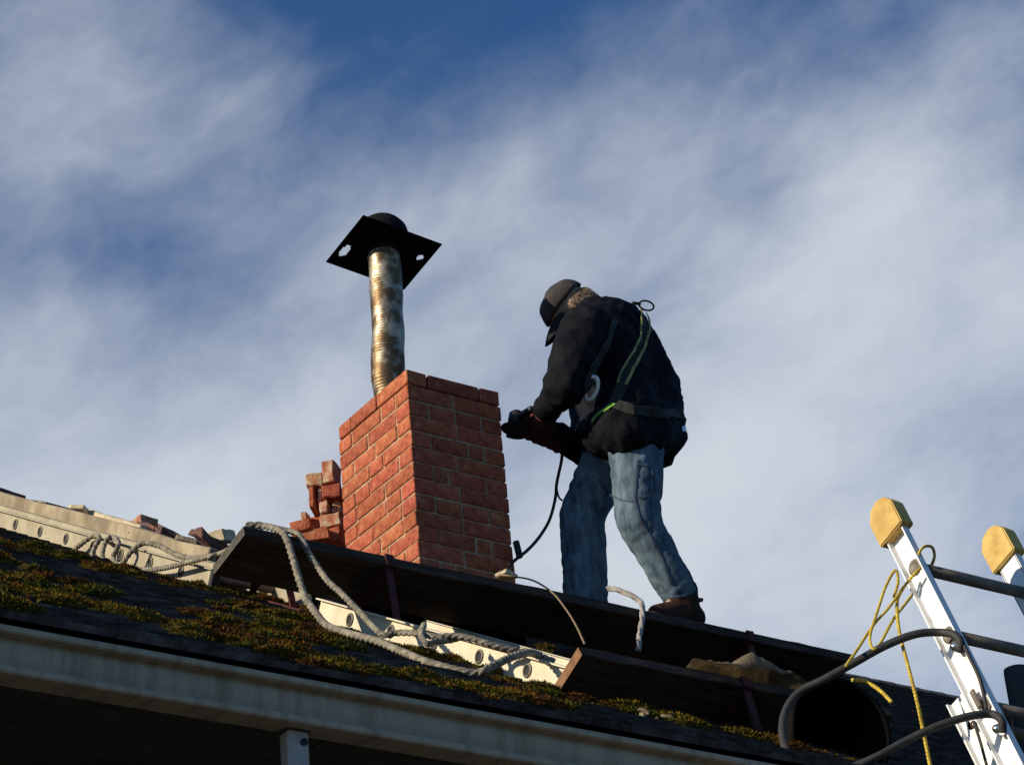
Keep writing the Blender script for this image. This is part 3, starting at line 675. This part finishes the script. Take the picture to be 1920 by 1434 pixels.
while True:
    c = pb+la*(r1-k*.288)
    if c.z < .3: break
    bm = bmesh.new(); tube(bm, [c+V((-.004, 0, 0)), c+V((LW+.004, 0, 0))], .019, 14); rg = obj('rung', bm, M_rung, lad, smooth=True)
    for s in (0, 1):
        bm = bmesh.new(); lathe(bm, [(.027, 0), (.027, .003), (.020, .004), (.016, .001), (.001, .0005)], c+V((-.0035 if s == 0 else LW+.0035, 0, 0)), V((-1 if s == 0 else 1, 0, 0)), 18); obj('rung_rivet', bm, M_alud, rg, smooth=True)
    if c.z < top.z-.1:
        bm = bmesh.new(); tube(bm, [c+off+V((.004, 0, 0)), c+off+V((LW-.004, 0, 0))], .017, 12); obj('rung', bm, M_rung, lad, smooth=True)
    k += 1
# guide bracket plate on the side and lock
bm = bmesh.new(); c = atX(1822, 1330, LX-.006); box(bm, c, .004, .10, .05, Matrix((xd, la, lnrm)).transposed()); obj('guide_bracket', bm, M_aluw, lad)
bm = bmesh.new(); tube(bm, resample(spline([atX(1800, 1195, LX-.03), atX(1815, 1225, LX-.03), atX(1838, 1275, LX-.03), atX(1850, 1330, LX-.03)], 6), .01), .006, 8); obj('lock_cable', bm, M_tube, lad, smooth=True)
bm = bmesh.new(); tube(bm, resample(spline([atX(1826, 1352, LX-.03), atX(1838, 1390, LX-.03), atX(1850, 1434, LX-.03)], 6), .01), .0045, 8); obj('lock_cable', bm, M_tube, lad, smooth=True)
bm = bmesh.new(); box(bm, atX(1830, 1310, LX-.02), .012, .07, .018, Matrix((xd, la, lnrm)).transposed(), bev=.003); obj('latch', bm, M_rung, lad)
bm = bmesh.new(); lathe(bm, [(.012, 0), (.012, .008), (.004, .011)], atX(1828, 1358, LX-.012), V((-1, 0, 0)), 12); obj('bolt', bm, M_boot, lad)

# ladder stand-off tube: U-shaped, hooked on the left rail
sp = [atX(1800, 1222, LX-.03), atX(1802, 1205, LX-.035), atX(1790, 1190, LX-.04), at(1760, 1185, 5.66), at(1715, 1189, 5.70), at(1660, 1210, 5.76), at(1600, 1243, 5.83), at(1540, 1276, 5.90), at(1500, 1296, 5.95), at(1474, 1330, 5.97), at(1467, 1372, 5.94), at(1480, 1415, 5.88), at(1520, 1440, 5.82), at(1580, 1442, 5.77),
      at(1640, 1420, 5.71), at(1700, 1388, 5.66), at(1760, 1360, 5.60), at(1815, 1343, 5.55), at(1858, 1338, 5.52), atX(1878, 1350, LX-.04), atX(1880, 1372, LX-.03)]
tag(obj('ladder_standoff', tube(bmesh.new(), resample(spline(sp, 10), .012), .0125, 12), M_tube, smooth=True), 'dark bent tube looping from the leaning ladder over the roof edge', 'tube')
for (px, py) in ((1793, 1212), (1872, 1366)):
    bm = bmesh.new(); c = atX(px, py, LX-.03); lathe(bm, [(.016, -.02), (.018, 0), (.010, .016), (.001, .018)], c, V((-1, 0, 0)), 14); tag(obj('clamp_bolt', bm, M_steel, smooth=True), 'shiny clamp bolt at the upper end of the dark tube' if py < 1300 else 'shiny clamp bolt at the lower end of the dark tube', 'bolt')

# yellow rope on that ladder
for pts, lab in (
    ([(1742, 1064), (1712, 1112), (1675, 1161), (1650, 1206), (1637, 1216), (1631, 1192), (1645, 1146), (1660, 1101), (1678, 1069), (1684, 1090), (1676, 1120)], 'yellow rope looped in a long loop below the ladder cap'),
    ([(1752, 1046), (1744, 1062), (1728, 1058), (1724, 1036), (1734, 1024), (1748, 1026), (1752, 1044), (1742, 1064), (1725, 1066), (1697, 1097), (1667, 1138), (1637, 1172), (1608, 1216), (1586, 1248)], 'yellow rope tied around the top rung and running down to the plank'),
    ([(1694, 1100), (1682, 1128), (1686, 1183), (1701, 1242), (1719, 1313), (1730, 1365), (1747, 1450)], 'yellow rope hanging straight down in front of the ladder')):
    n_ = len(pts); P_ = [at(x, y, 5.80+.03*math.sin(i*1.3)-(.05 if 'around' in lab and i < 9 else 0)-(.02*i if 'straight' in lab else 0)) for i, (x, y) in enumerate(pts)]
    tag(obj('yellow_rope', rope_bm(P_, .0056 if 'straight' in lab else .0046), M_yrope, smooth=True), lab, 'rope')
tag(obj('yellow_rope', rope_bm([at(1598, 1274, 6.2), at(1625, 1279, 6.2), at(1650, 1294, 6.15), at(1672, 1316, 6.1)], .0065), M_yrope, smooth=True), 'short arc of yellow rope lying on the roof behind the tub', 'rope')

# vent pipe
c = at(1905, 1254, 7.4); bm = bmesh.new()
lathe(bm, [(.030, -.8), (.052, -.8), (.052, -.02), (.050, 0), (.042, 0), (.040, -.02), (.038, -.3)], c, V((0, 0, 1)), 28); tag(obj('vent_pipe', bm, M_tube, smooth=True), 'black vent pipe standing on the roof behind the leaning ladder', 'pipe')

# canvas rag on the lower plank
def rag(px0, px1, Y, n, prof, depth, name, label, material):
    bm = bmesh.new(); rows = []
    for i in range(n+1):
        u = i/n; x = px0+(px1-px0)*u; h = prof(u); row = []
        for j in range(13):
            v = j/12; b = LO_OUT; q = V((0, b[0], b[1]))+ld*(depth*v-.034)+ln*.006
            X = at(x, 1250, Y).x; zz = h*math.sin(math.pi*min(1, v*1.15+.02))**.7
            w = noise.noise(V((u*7, v*3, 1)))*.022*min(1, h*30)+noise.noise(V((u*19, v*8, 5)))*.008
            p = V((X+.012*noise.noise(V((u*5, v*4, 8))), q.y, q.z))+V((0, 0, 1))*max(.002, zz+w)
            row.append(bm.verts.new(p))
        rows.append(row)
    for a, b in zip(rows, rows[1:]):
        for j in range(12): bm.faces.new((a[j], b[j], b[j+1], a[j+1]))
    ret = bmesh.ops.solidify(bm, geom=bm.faces[:], thickness=.003)
    return tag(obj(name, bm, material, smooth=True), label, 'cloth')
rag(1284, 1515, 6.33, 60, lambda u: .018+.075*math.exp(-((u-.56)/.25)**2)+.02*math.sin(u*9)**2*(1-u), .15, 'canvas_rag', 'crumpled tan canvas rag lying on the lower plank', M_canvas)
# dead leaves and strips caught under the lower plank
for i, (a, b, w) in enumerate((((1196, 1330), (1216, 1338), .02), ((1203, 1338), (1200, 1352), .022), ((1208, 1348), (1211, 1366), .012), ((1230, 1345), (1242, 1372), .012), ((1240, 1338), (1262, 1352), .022), ((1252, 1348), (1272, 1372), .010))):
    A, B = at(*a, 6.14), at(*b, 6.10); bm = bmesh.new(); n_ = 5; s = (B-A).cross(V((.5, .8, -.5))).normalized(); rows = []
    for k in range(n_+1):
        u = k/n_; c = A.lerp(B, u)+V((0, -.01*math.sin(math.pi*u), .004*math.sin(u*6+i))); ww = w*.5*(.35+.65*math.sin(math.pi*min(1, u+.12)))
        rows.append((bm.verts.new(c-s*ww), bm.verts.new(c+V((0, -.004, .003))), bm.verts.new(c+s*ww)))
    for p, q in zip(rows, rows[1:]): bm.faces.new((p[0], q[0], q[1], p[1])); bm.faces.new((p[1], q[1], q[2], p[2]))
    bmesh.ops.solidify(bm, geom=bm.faces[:], thickness=.0015)
    tag(obj('dry_leaf', bm, M_leaf if i not in (1,) else M_cream), ['brown curled leaf at the top of the litter under the lower plank', 'whitish leaf at the left of the litter under the lower plank', 'thin leaf strip below the whitish leaf', 'upright leaf strip in the middle of the litter under the plank', 'broad brown leaf at the right of the litter under the plank', 'thin stalk at the right end of the litter under the plank'][i], 'leaf', 'dead leaves under the lower plank')

# ------------------------------------------------------------------ the man
def caps(bm, chain, seg=20):
    """chain of (point, radius): tapered round limb, swelling smoothly"""
    for (a, ra), (b, rb) in zip(chain, chain[1:]):
        ax = b-a; n = max(2, int(ax.length/.02)); f = frame(ax)
        rings = []
        for i in range(-4, n+5):
            if i < 0: t = 0; s = i/4; off = ra*s; r = ra*math.sqrt(max(0, 1-s*s))
            elif i > n: t = 1; s = (i-n)/4; off = rb*s; r = rb*math.sqrt(max(0, 1-s*s))
            else: t = i/n; off = 0; r = ra+(rb-ra)*t
            r = max(r, .0008); c = a+ax*t+ax.normalized()*off
            rings.append([bm.verts.new(c+f @ V((0, r*math.cos(2*math.pi*k/seg), r*math.sin(2*math.pi*k/seg)))) for k in range(seg)])
        for p, q in zip(rings, rings[1:]):
            for k in range(seg): bm.faces.new((p[k], p[(k+1) % seg], q[(k+1) % seg], q[k]))
        bm.faces.new(list(reversed(rings[0]))); bm.faces.new(rings[-1])
def ell(bm, c, rx, ry, rz, rot=None):
    t = bmesh.new(); bmesh.ops.create_icosphere(t, subdivisions=3, radius=1)
    m = Matrix.Translation(c) @ ((rot or Matrix.Identity(3)).to_4x4()) @ Matrix.Diagonal((rx, ry, rz, 1)); merge(bm, t, m)
def fuse(bm, voxel, smooth=6, fold=None, post=0):
    """one continuous surface out of overlapping volumes"""
    me = finish(bm, 'tmp'); o = bpy.data.objects.new('tmp', me); COL.objects.link(o)
    m = o.modifiers.new('r', 'REMESH'); m.mode = 'VOXEL'; m.voxel_size = voxel
    dg = bpy.context.evaluated_depsgraph_get(); ev = o.evaluated_get(dg); res = bpy.data.meshes.new_from_object(ev)
    bpy.data.objects.remove(o); bpy.data.meshes.remove(me)
    b = bmesh.new(); b.from_mesh(res); bpy.data.meshes.remove(res)
    for _ in range(smooth): bmesh.ops.smooth_vert(b, verts=b.verts[:], factor=.5, use_axis_x=True, use_axis_y=True, use_axis_z=True)
    if fold:
        b.normal_update(); b.verts.index_update(); mv = [v.co+v.normal*fold(v.co) for v in b.verts]
        for v, c in zip(b.verts, mv): v.co = c
        for _ in range(post): bmesh.ops.smooth_vert(b, verts=b.verts[:], factor=.5, use_axis_x=True, use_axis_y=True, use_axis_z=True)
    return b

F = V((-.80, .60, 0)).normalized(); LF = V((-.60, -.80, 0)).normalized(); UPZ = V((0, 0, 1))
# joints
hipL = at(1190, 822, 7.66); hipR = at(1150, 842, 7.90)
kneL = at(1199, 978, 7.62); kneR = at(1092, 965, 7.95)

def plank_top(y): return UP_OUT[1]-(y-UP_OUT[0])*math.tan(UP_TILT)
ankL = at(1274, 1108, 7.61); ankL.z = plank_top(7.61)+.125; ankR = at(1090, 1085, 7.93); ankR.z = roofz(7.93)+.15
shc = at(1102, 650, 7.86); shL = at(1088, 625, 7.70); shR = at(1116, 700, 8.00)
pel = at(1196, 828, 7.75)
elL = at(1052, 728, 7.66); wrL = at(1024, 768, 7.86)
elR = at(1092, 842, 8.02); wrR = at(1050, 822, 8.03)
neck = at(1104, 606, 7.88); headc = at(1064, 582, 7.93)
hax = V((at(1034, 556, 7.95)-at(1094, 598, 7.90))).normalized()            # neck to crown
hside = LF.copy(); hside = (hside-hax*hside.dot(hax)).normalized()          # towards his left ear
hface = hside.cross(hax).normalized()
if hface.z > 0: hface = -hface                                             # face looks down at the work
HM = Matrix((hface, hside, hax)).transposed()                              # columns: face, side, crown
def head_pt(a, b, c): return headc+HM @ V((a, b, c))

def body_mesh():
    bm = bmesh.new()
    caps(bm, [(hipL, .075), (kneL, .055), (ankL, .04)]); caps(bm, [(hipR, .075), (kneR, .055), (ankR, .04)])
    caps(bm, [(ankL, .034), (ankL+V((-.09, .0, -.07)), .026)]); caps(bm, [(ankR, .034), (ankR+V((-.085, .017, -.07)), .026)])
    caps(bm, [(hipL, .06), (hipR, .06)]); caps(bm, [(pel, .09), (at(1192, 730, 7.78), .09), (at(1150, 650, 7.82), .09), (shc, .07)])
    caps(bm, [(shL, .055), (shR, .055)]); caps(bm, [(shc, .065), (neck, .055), (headc, .055)])
    caps(bm, [(shL, .05), (at(1078, 672, 7.66), .046), (at(1062, 722, 7.66), .040), (at(1045, 742, 7.74), .034), (wrL, .03)]); caps(bm, [(shR, .05), (elR, .04), (wrR, .03)])
    # head: skull, jaw, nose, brow, ears, lips
    ell(bm, head_pt(-.012, 0, .02), .098, .076, .095, HM); ell(bm, head_pt(.030, 0, -.055), .058, .055, .062, HM)
    ell(bm, head_pt(.092, 0, -.018), .016, .013, .030, HM); ell(bm, head_pt(.102, 0, -.034), .014, .016, .012, HM)
    ell(bm, head_pt(.074, .0, .018), .018, .048, .014, HM); ell(bm, head_pt(.080, 0, -.066), .014, .026, .010, HM); ell(bm, head_pt(.076, 0, -.098), .018, .022, .016, HM)
    for s in (-1, 1): ell(bm, head_pt(-.006, s*.078, -.02), .020, .010, .032, HM)
    return fuse(bm, .0095, 3)
person = obj('person', body_mesh(), M_skin, smooth=True)
tag(person, 'man in black jacket, faded jeans and cap bent over a tool at the chimney', 'person')
for s in (-1, 1):
    bm = bmesh.new(); ell(bm, head_pt(.078, s*.032, -.002), .012, .012, .010, HM); obj('eye', bm, M_black, person, smooth=True)

# jeans
def fold_j(c):
    a = noise.noise(V((c.x*4, c.y*4, c.z*13+c.x*9))); b = noise.noise(V((c.x*7+3, c.y*7, c.z*22-c.x*17)))
    return .010*(.5-abs(a)*1.6)+.006*(.5-1.5*abs(b))+.002*noise.noise(c*16)
bm = bmesh.new()
caps(bm, [(hipL, .108), (hipL.lerp(kneL, .5)+V((-.0, 0, 0)), .098), (kneL+V((-.005, 0, 0)), .084), (kneL.lerp(ankL, .55), .074), (ankL+V((-.004, 0, .034)), .069)])
caps(bm, [(hipR, .105), (hipR.lerp(kneR, .5), .098), (kneR, .088), (kneR.lerp(ankR, .5), .085), (ankR+V((0, 0, .06)), .082)])
caps(bm, [(hipL+V((.03, .0, .0)), .108), (hipR+V((.05, 0, 0)), .105)]); caps(bm, [(pel, .12), (pel+V((0, 0, .08)), .12)])
obj('jeans', fuse(bm, .009, 6, fold_j, 2), M_jeans, person, smooth=True, label='faded blue jeans, sunlit on the near leg')

# jacket: torso, bulky hem, sleeves
def fold_k(c):
    a = noise.noise(V((c.x*6, c.y*6, c.z*9+c.x*5))); b = noise.noise(V((c.x*15, c.y*15+4, c.z*11-c.x*6)))
    return .018*(.45-abs(a)*1.7)+.009*(.5-abs(b)*1.7)+.0025*noise.noise(c*42)
bm = bmesh.new()
caps(bm, [(at(1172, 806, 7.60), .100), (at(1205, 812, 7.62), .112), (at(1240, 815, 7.70), .10)])
caps(bm, [(at(1178, 790, 7.62), .112), (at(1172, 730, 7.70), .125), (at(1148, 670, 7.76), .135), (at(1118, 622, 7.80), .115)])
caps(bm, [(at(1228, 795, 7.74), .118), (at(1212, 730, 7.80), .135), (at(1180, 668, 7.82), .135), (at(1148, 618, 7.84), .135), (at(1118, 612, 7.86), .12)])
caps(bm, [(at(1232, 790, 7.78), .112), (at(1236, 848, 7.82), .066)]); caps(bm, [(at(1200, 800, 7.66), .11), (at(1235, 800, 7.74), .105)])
caps(bm, [(at(1120, 805, 7.92), .085), (at(1128, 740, 7.94), .11), (at(1122, 690, 7.96), .11)]); caps(bm, [(at(1100, 842, 7.98), .050), (at(1120, 805, 7.92), .08)])
caps(bm, [(at(1105, 628, 7.70), .105), (shR, .09)]); caps(bm, [(at(1168, 802, 7.61), .105), (at(1148, 808, 7.72), .105), (at(1122, 815, 7.90), .09)]); caps(bm, [(at(1160, 735, 7.72), .11), (at(1130, 740, 7.92), .10)])
caps(bm, [(at(1140, 680, 7.75), .115), (at(1122, 690, 7.94), .10)])
caps(bm, [(at(1100, 620, 7.68), .105), (at(1078, 672, 7.66), .102), (at(1062, 722, 7.66), .086), (at(1045, 742, 7.74), .066), (wrL, .050)])
caps(bm, [(shR, .085), (elR, .070), (wrR, .058), (at(1036, 814, 8.03), .052)])
obj('jacket', fuse(bm, .012, 5, fold_k), M_jacket, person, smooth=True)

# boots
def boot(a, fwd_, lab):
    bm = bmesh.new(); sd = UPZ.cross(fwd_)
    caps(bm, [(a+V((0, 0, .05)), .058), (a+V((0, 0, -.03)), .056)]); caps(bm, [(a+fwd_*.035+V((0, 0, .045)), .05), (a+fwd_*.03+V((0, 0, -.03)), .05)]); caps(bm, [(a-fwd_*.035+V((0, 0, -.058)), .048), (a+fwd_*.06+V((0, 0, -.052)), .048), (a+fwd_*.135+V((0, 0, -.068)), .038)])
    caps(bm, [(a-fwd_*.05+V((0, 0, .015)), .012), (a-fwd_*.083+V((0, 0, .028)), .011)])                # heel pull loop
    b = obj('boot', fuse(bm, .008, 4, lambda c: .0025*noise.noise(c*40)), M_boot, person, smooth=True)
    s = bmesh.new(); pts = []
    for k in range(28):
        th = 2*math.pi*k/28; x = math.cos(th); y = math.sin(th); L = .128*x+.042; W = .046*y*(1.0 if x > -.2 else .86)
        pts.append((L, W))
    z0 = -.112; lo = [s.verts.new(a+fwd_*L+sd*W+V((0, 0, z0))) for L, W in pts]; hi = [s.verts.new(a+fwd_*L+sd*W+V((0, 0, z0+.026))) for L, W in pts]
    s.faces.new(list(reversed(lo))); s.faces.new(hi)
    for k in range(28): s.faces.new((lo[k], lo[(k+1) % 28], hi[(k+1) % 28], hi[k]))
    obj('sole', s, M_sole, b)
boot(ankL+V((.018, 0, -.011)), V((-.985, .05, -.0)).normalized(), 'near')
boot(ankR+V((0, 0, -.011)), V((-.95, .2, 0)).normalized(), 'far')

# cap and hair
bm = bmesh.new()
t = bmesh.new(); bmesh.ops.create_uvsphere(t, u_segments=36, v_segments=22, radius=1)
bmesh.ops.delete(t, geom=[v for v in t.verts if v.co.z < -.12], context='VERTS')
bmesh.ops.solidify(t, geom=t.faces[:], thickness=.03)
merge(bm, t, Matrix.Translation(head_pt(-.012, 0, .022)) @ HM.to_4x4() @ Matrix.Diagonal((.108, .084, .097, 1)))
for v in bm.verts:
    q = HM.transposed() @ (v.co-head_pt(-.012, 0, .022)); k = noise.noise(v.co*18)*.006+noise.noise(v.co*42)*.002
    v.co += (v.co-head_pt(0, 0, 0)).normalized()*(.0055+k-.010*max(0, q.z-.06)/.04+.004*math.cos(6*math.atan2(q.y, q.x))*(1-q.z/.11))
capo = obj('cap', bm, M_cap, person, smooth=True)
bm = bmesh.new(); ell(bm, head_pt(-.012, 0, .112), .009, .009, .005, HM); obj('cap_button', bm, M_cap, capo, smooth=True)
bm = bmesh.new(); rows = []
for i in range(9):
    u = i/8
    row = []
    for k in range(17):
        th = (k/16-.5)*R(130); rx = .100+.100*u*math.cos(th*.9)
        row.append(bm.verts.new(head_pt(-.012+rx*math.cos(th)*1.0, .086*math.sin(th)*(1-.12*u), .018-.022*u-.018*u*u-.02*math.sin(th)**2)))
    rows.append(row)
for a, b in zip(rows, rows[1:]):
    for k in range(16): bm.faces.new((a[k], a[k+1], b[k+1], b[k]))
bmesh.ops.solidify(bm, geom=bm.faces[:], thickness=.004)
obj('brim', bm, M_black, capo, smooth=True)
bm = bmesh.new(); r_ = random.Random(5)
for _ in range(2200):
    th = r_.uniform(R(75), R(285)); c = r_.uniform(-.085, .012); rad = 1.0
    p = head_pt(-.012+.100*math.cos(th)*rad, .079*math.sin(th)*rad, c); n_ = (HM @ V((math.cos(th), math.sin(th), 0)))
    q = p+n_*r_.uniform(.004, .014)-hax*r_.uniform(.025, .05)+V((r_.uniform(-1, 1), r_.uniform(-1, 1), r_.uniform(-1, 1)))*.008
    m_ = (p+q)/2+n_*.006; tube(bm, [p, m_, q], [.0012, .0011, .0004], 4, cap=False)
hr = obj('hair', bm, M_hair, person)

# gloves with five fingers, gripping the tool
gA, gB = at(968, 786, 8.02), at(1058, 826, 8.02)                         # tool axis: head to tail
gax = (gB-gA).normalized()
def glove(wr, grip, lab, wrapdir):
    """palm beside the tool, fingers curled round its axis"""
    bm = bmesh.new(); rt = .034
    side = (wr-grip); side = (side-gax*side.dot(gax)).normalized(); oth = gax.cross(side).normalized()*wrapdir
    palm = grip+side*(rt+.016); caps(bm, [(wr, .048), (wr.lerp(palm, .5), .050), (palm, .044)])
    caps(bm, [(palm-gax*.036, .030), (palm+gax*.036, .030)])
    for k, off in enumerate((-.044, -.014, .015, .042)):
        L = (.95, 1.08, 1.0, .82)[k]; ch = []
        for j, an in enumerate((15, 65, 120, 170)):
            rr = rt+.013; a_ = R(an*L); ch.append((grip+gax*(off*1.05)+side*math.cos(a_)*rr+oth*math.sin(a_)*rr, (.0175, .0165, .0150, .0135)[j]))
        caps(bm, ch, 12)
    ch = [(palm-gax*.03-oth*.012, .018)]
    for j, an in enumerate((-45, -95, -135)): ch.append((grip-gax*(.040+.006*j)+side*math.cos(R(an))*(rt+.014)+oth*math.sin(R(an))*(rt+.014), (.0185, .017, .015)[j]))
    caps(bm, ch, 12)
    o = obj('glove', fuse(bm, .005, 2), M_glove, person, smooth=True)
glove(wrL, gA.lerp(gB, .42), 'L', 1); glove(wrR, gA.lerp(gB, .74), 'R', -1)

# harness: webbing, rings and buckles lie on the jacket
jk = bpy.data.objects['jacket']
from mathutils.bvhtree import BVHTree
bvh = BVHTree.FromPolygons([v.co.copy() for v in jk.data.vertices], [p.vertices[:] for p in jk.data.polygons])
def hug(px, py, lift=.004):
    d = (at(px, py, 8)-CAM_LOC).normalized(); h = bvh.ray_cast(CAM_LOC, d)
    if h[0] is None: h = bvh.find_nearest(at(px, py, 7.75))
    n_ = h[1] if h[1].dot(d) < 0 else -h[1]
    return h[0]+n_*lift, n_
def strap_on(pts, w, material, name, thick=.003, lift=.004):
    pn = [hug(*p, lift) for p in resample_px(pts, 8)]; bm = bmesh.new(); rows = []
    for i, (p, n_) in enumerate(pn):
        tg = (pn[min(i+1, len(pn)-1)][0]-pn[max(i-1, 0)][0]).normalized(); s = tg.cross(n_).normalized()*w/2
        rows.append((bm.verts.new(p-s), bm.verts.new(p+n_*thick-s*.85), bm.verts.new(p+n_*thick+s*.85), bm.verts.new(p+s)))
    for a, b in zip(rows, rows[1:]):
        for k in range(3): bm.faces.new((a[k], a[k+1], b[k+1], b[k]))
    return obj(name, bm, material, person, smooth=False)
def resample_px(pts, step):
    p = resample([V((x, y, 0)) for x, y in pts], step); return [(q.x, q.y) for q in p]
strap_on([(1203, 582), (1208, 612), (1204, 640), (1188, 676), (1174, 704), (1164, 730), (1152, 756)], .052, M_webd, 'harness_strap')
strap_on([(1198, 584), (1201, 612), (1196, 640), (1182, 670), (1168, 698), (1160, 724)], .010, M_web, 'harness_edging', .003, .013)
strap_on([(1211, 588), (1214, 618), (1208, 646), (1194, 680), (1181, 706), (1172, 726)], .012, M_web, 'harness_edging', .003, .013)
strap_on([(1112, 790), (1124, 776), (1140, 766), (1152, 758)], .022, M_green, 'harness_tape')
strap_on([(1150, 756), (1190, 770), (1240, 775), (1280, 776)], .045, M_webd, 'harness_belt')
strap_on([(1098, 735), (1112, 690), (1140, 640), (1150, 600)], .04, M_webd, 'harness_strap')
def ring(c, a, b, ax1, ax2, r, name, material):
    pts = [c+ax1*a*math.cos(2*math.pi*k/40)+ax2*b*math.sin(2*math.pi*k/40) for k in range(41)]
    return obj(name, tube(bmesh.new(), pts, r, 8, cap=False), material, person, smooth=True)
c_ = at(1109, 728, hug(1128, 728)[0].y-.06); ring(c_, .046, .022, (upv*.93+rgt*.3).normalized(), (rgt*.93-upv*.3).normalized(), .0085, 'd_ring', M_alloy)
c2_ = at(1098, 704, c_.y+.01); c3_ = at(1113, 698, c_.y+.01)
obj('ring_bar', tube(bmesh.new(), [c2_, c_-upv*.002-rgt*.012], .004, 6), M_alloy, person); obj('ring_bar', tube(bmesh.new(), [c3_, c_+upv*.03+rgt*.012], .005, 6), M_alloy, person)
dr = at(1212, 573, 7.82); ring(dr, .031, .019, (rgt*.96-upv*.27).normalized(), (upv*.96+rgt*.27).normalized(), .0042, 'dorsal_ring', M_blackp)
obj('ring_tab', tube(bmesh.new(), [at(1186, 568, 7.80), at(1200, 570, 7.80)], .007, 8), M_webd, person)
hb, _ = hug(1281, 806, .004); bm = bmesh.new(); box(bm, hb, .02, .012, .028, None, bev=.003); obj('buckle', bm, M_steel, person)

jn = bpy.data.objects['jeans']
bvh = BVHTree.FromPolygons([v.co.copy() for v in jn.data.vertices], [p.vertices[:] for p in jn.data.polygons])
M_seam = mat('denim seam', (.05, .07, .10), .9)
strap_on([(1196, 862), (1192, 900), (1190, 938), (1200, 975), (1222, 1010), (1242, 1050), (1258, 1095)], .010, M_seam, 'side_seam', .003, .001)
strap_on([(1122, 900), (1140, 925), (1165, 938), (1188, 940)], .008, M_seam, 'pocket_edge', .002, .001)
strap_on([(1196, 870), (1222, 878), (1230, 920), (1205, 936), (1194, 930)], .009, M_seam, 'back_pocket', .003, .001)
strap_on([(1224, 1112), (1250, 1120), (1275, 1122), (1300, 1112)], .022, M_jeans, 'hem', .004, .001)

# ------------------------------------------------------------------ black rubber tub on its side
tc_ = at(1566, 1368, 6.02); tax = V((-.30, -.94, -.12)).normalized()
bm = bmesh.new(); lathe(bm, [(.001, -.30), (.11, -.30), (.122, -.292), (.140, -.1), (.158, -.008), (.168, -.006), (.169, .004), (.160, .006), (.154, -.006), (.136, -.1), (.116, -.285), (.001, -.292)], tc_, tax, 48)
for v in bm.verts: v.co += V((noise.noise(v.co*5), noise.noise(v.co*5+V((7, 0, 0))), noise.noise(v.co*5+V((0, 7, 0)))))*.03
tag(obj('rubble_tub', bm, M_tub, smooth=True), 'black rubber tub lying on its side at the roof edge', 'tub')

# ------------------------------------------------------------------ angle grinder, its lead
gr = thing('angle_grinder', gA, 'dark angle grinder held against the right face of the chimney', 'power tool')
bm = bmesh.new(); caps(bm, [(gA+gax*.03, .030), (gA.lerp(gB, .45), .031), (gA.lerp(gB, .8), .034), (gB+gax*.02, .031)]); obj('body', fuse(bm, .006, 3), M_toolred, gr, smooth=True)
hdx = V((0.25, -.1, 1)); hdx = (hdx-gax*hdx.dot(gax)).normalized()
bm = bmesh.new(); lathe(bm, [(.001, .036), (.020, .034), (.032, .022), (.033, -.012), (.026, -.028), (.012, -.034), (.012, -.05), (.001, -.05)], gA, hdx, 24); obj('gear_head', bm, M_tool, gr, smooth=True)
bm = bmesh.new(); lathe(bm, [(.001, -.044), (.056, -.044), (.057, -.047), (.001, -.047)], gA, hdx, 40); obj('disc', bm, M_tool, gr, smooth=False)
bm = bmesh.new(); lathe(bm, [(.060, -.03), (.062, -.03), (.062, -.054), (.060, -.054)], gA, hdx, 40)
bmesh.ops.delete(bm, geom=[v for v in bm.verts if (v.co-gA).dot(gax) < -.005], context='VERTS'); bmesh.ops.solidify(bm, geom=bm.faces[:], thickness=.002); obj('guard', bm, M_tool, gr)
bm = bmesh.new(); sdh = gax.cross(hdx).normalized(); caps(bm, [(gA+sdh*.03, .012), (gA+sdh*.06, .016), (gA+sdh*.11, .015)], 14); obj('side_handle', bm, M_tool, gr, smooth=True)
cp = [gB+gax*.03, at(1056, 846, 8.02), at(1052, 868, 8.0), at(1044, 905, 7.98), at(1041, 935, 7.96), at(1030, 975, 7.95), at(1010, 1008, 7.94), at(988, 1032, 7.92), at(970, 1046, 7.91), at(955, 1060, 7.88)]
tag(obj('power_lead', tube(bmesh.new(), resample(spline(cp, 8), .015), .0065, 8), M_black, smooth=True), 'black power lead hanging from the grinder down to the plank', 'cable')
tag(obj('lead_loop', tube(bmesh.new(), resample(spline([at(1050, 872, 7.99), at(1046, 895, 7.99), at(1044, 915, 7.99), at(1048, 932, 7.98), at(1054, 938, 7.98)], 8), .01), .004, 8), M_black, smooth=True), 'small dark loop of cord beside the knee', 'cable')
bm = bmesh.new(); a_, b_ = at(967, 1014, 7.90), at(975, 1046, 7.90); ax = b_-a_; box(bm, (a_+b_)/2, ax.length, .022, .022, frame(ax), bev=.004); tag(obj('plug_connector', bm, M_black), 'dark plug connector at the foot of the chimney', 'connector')
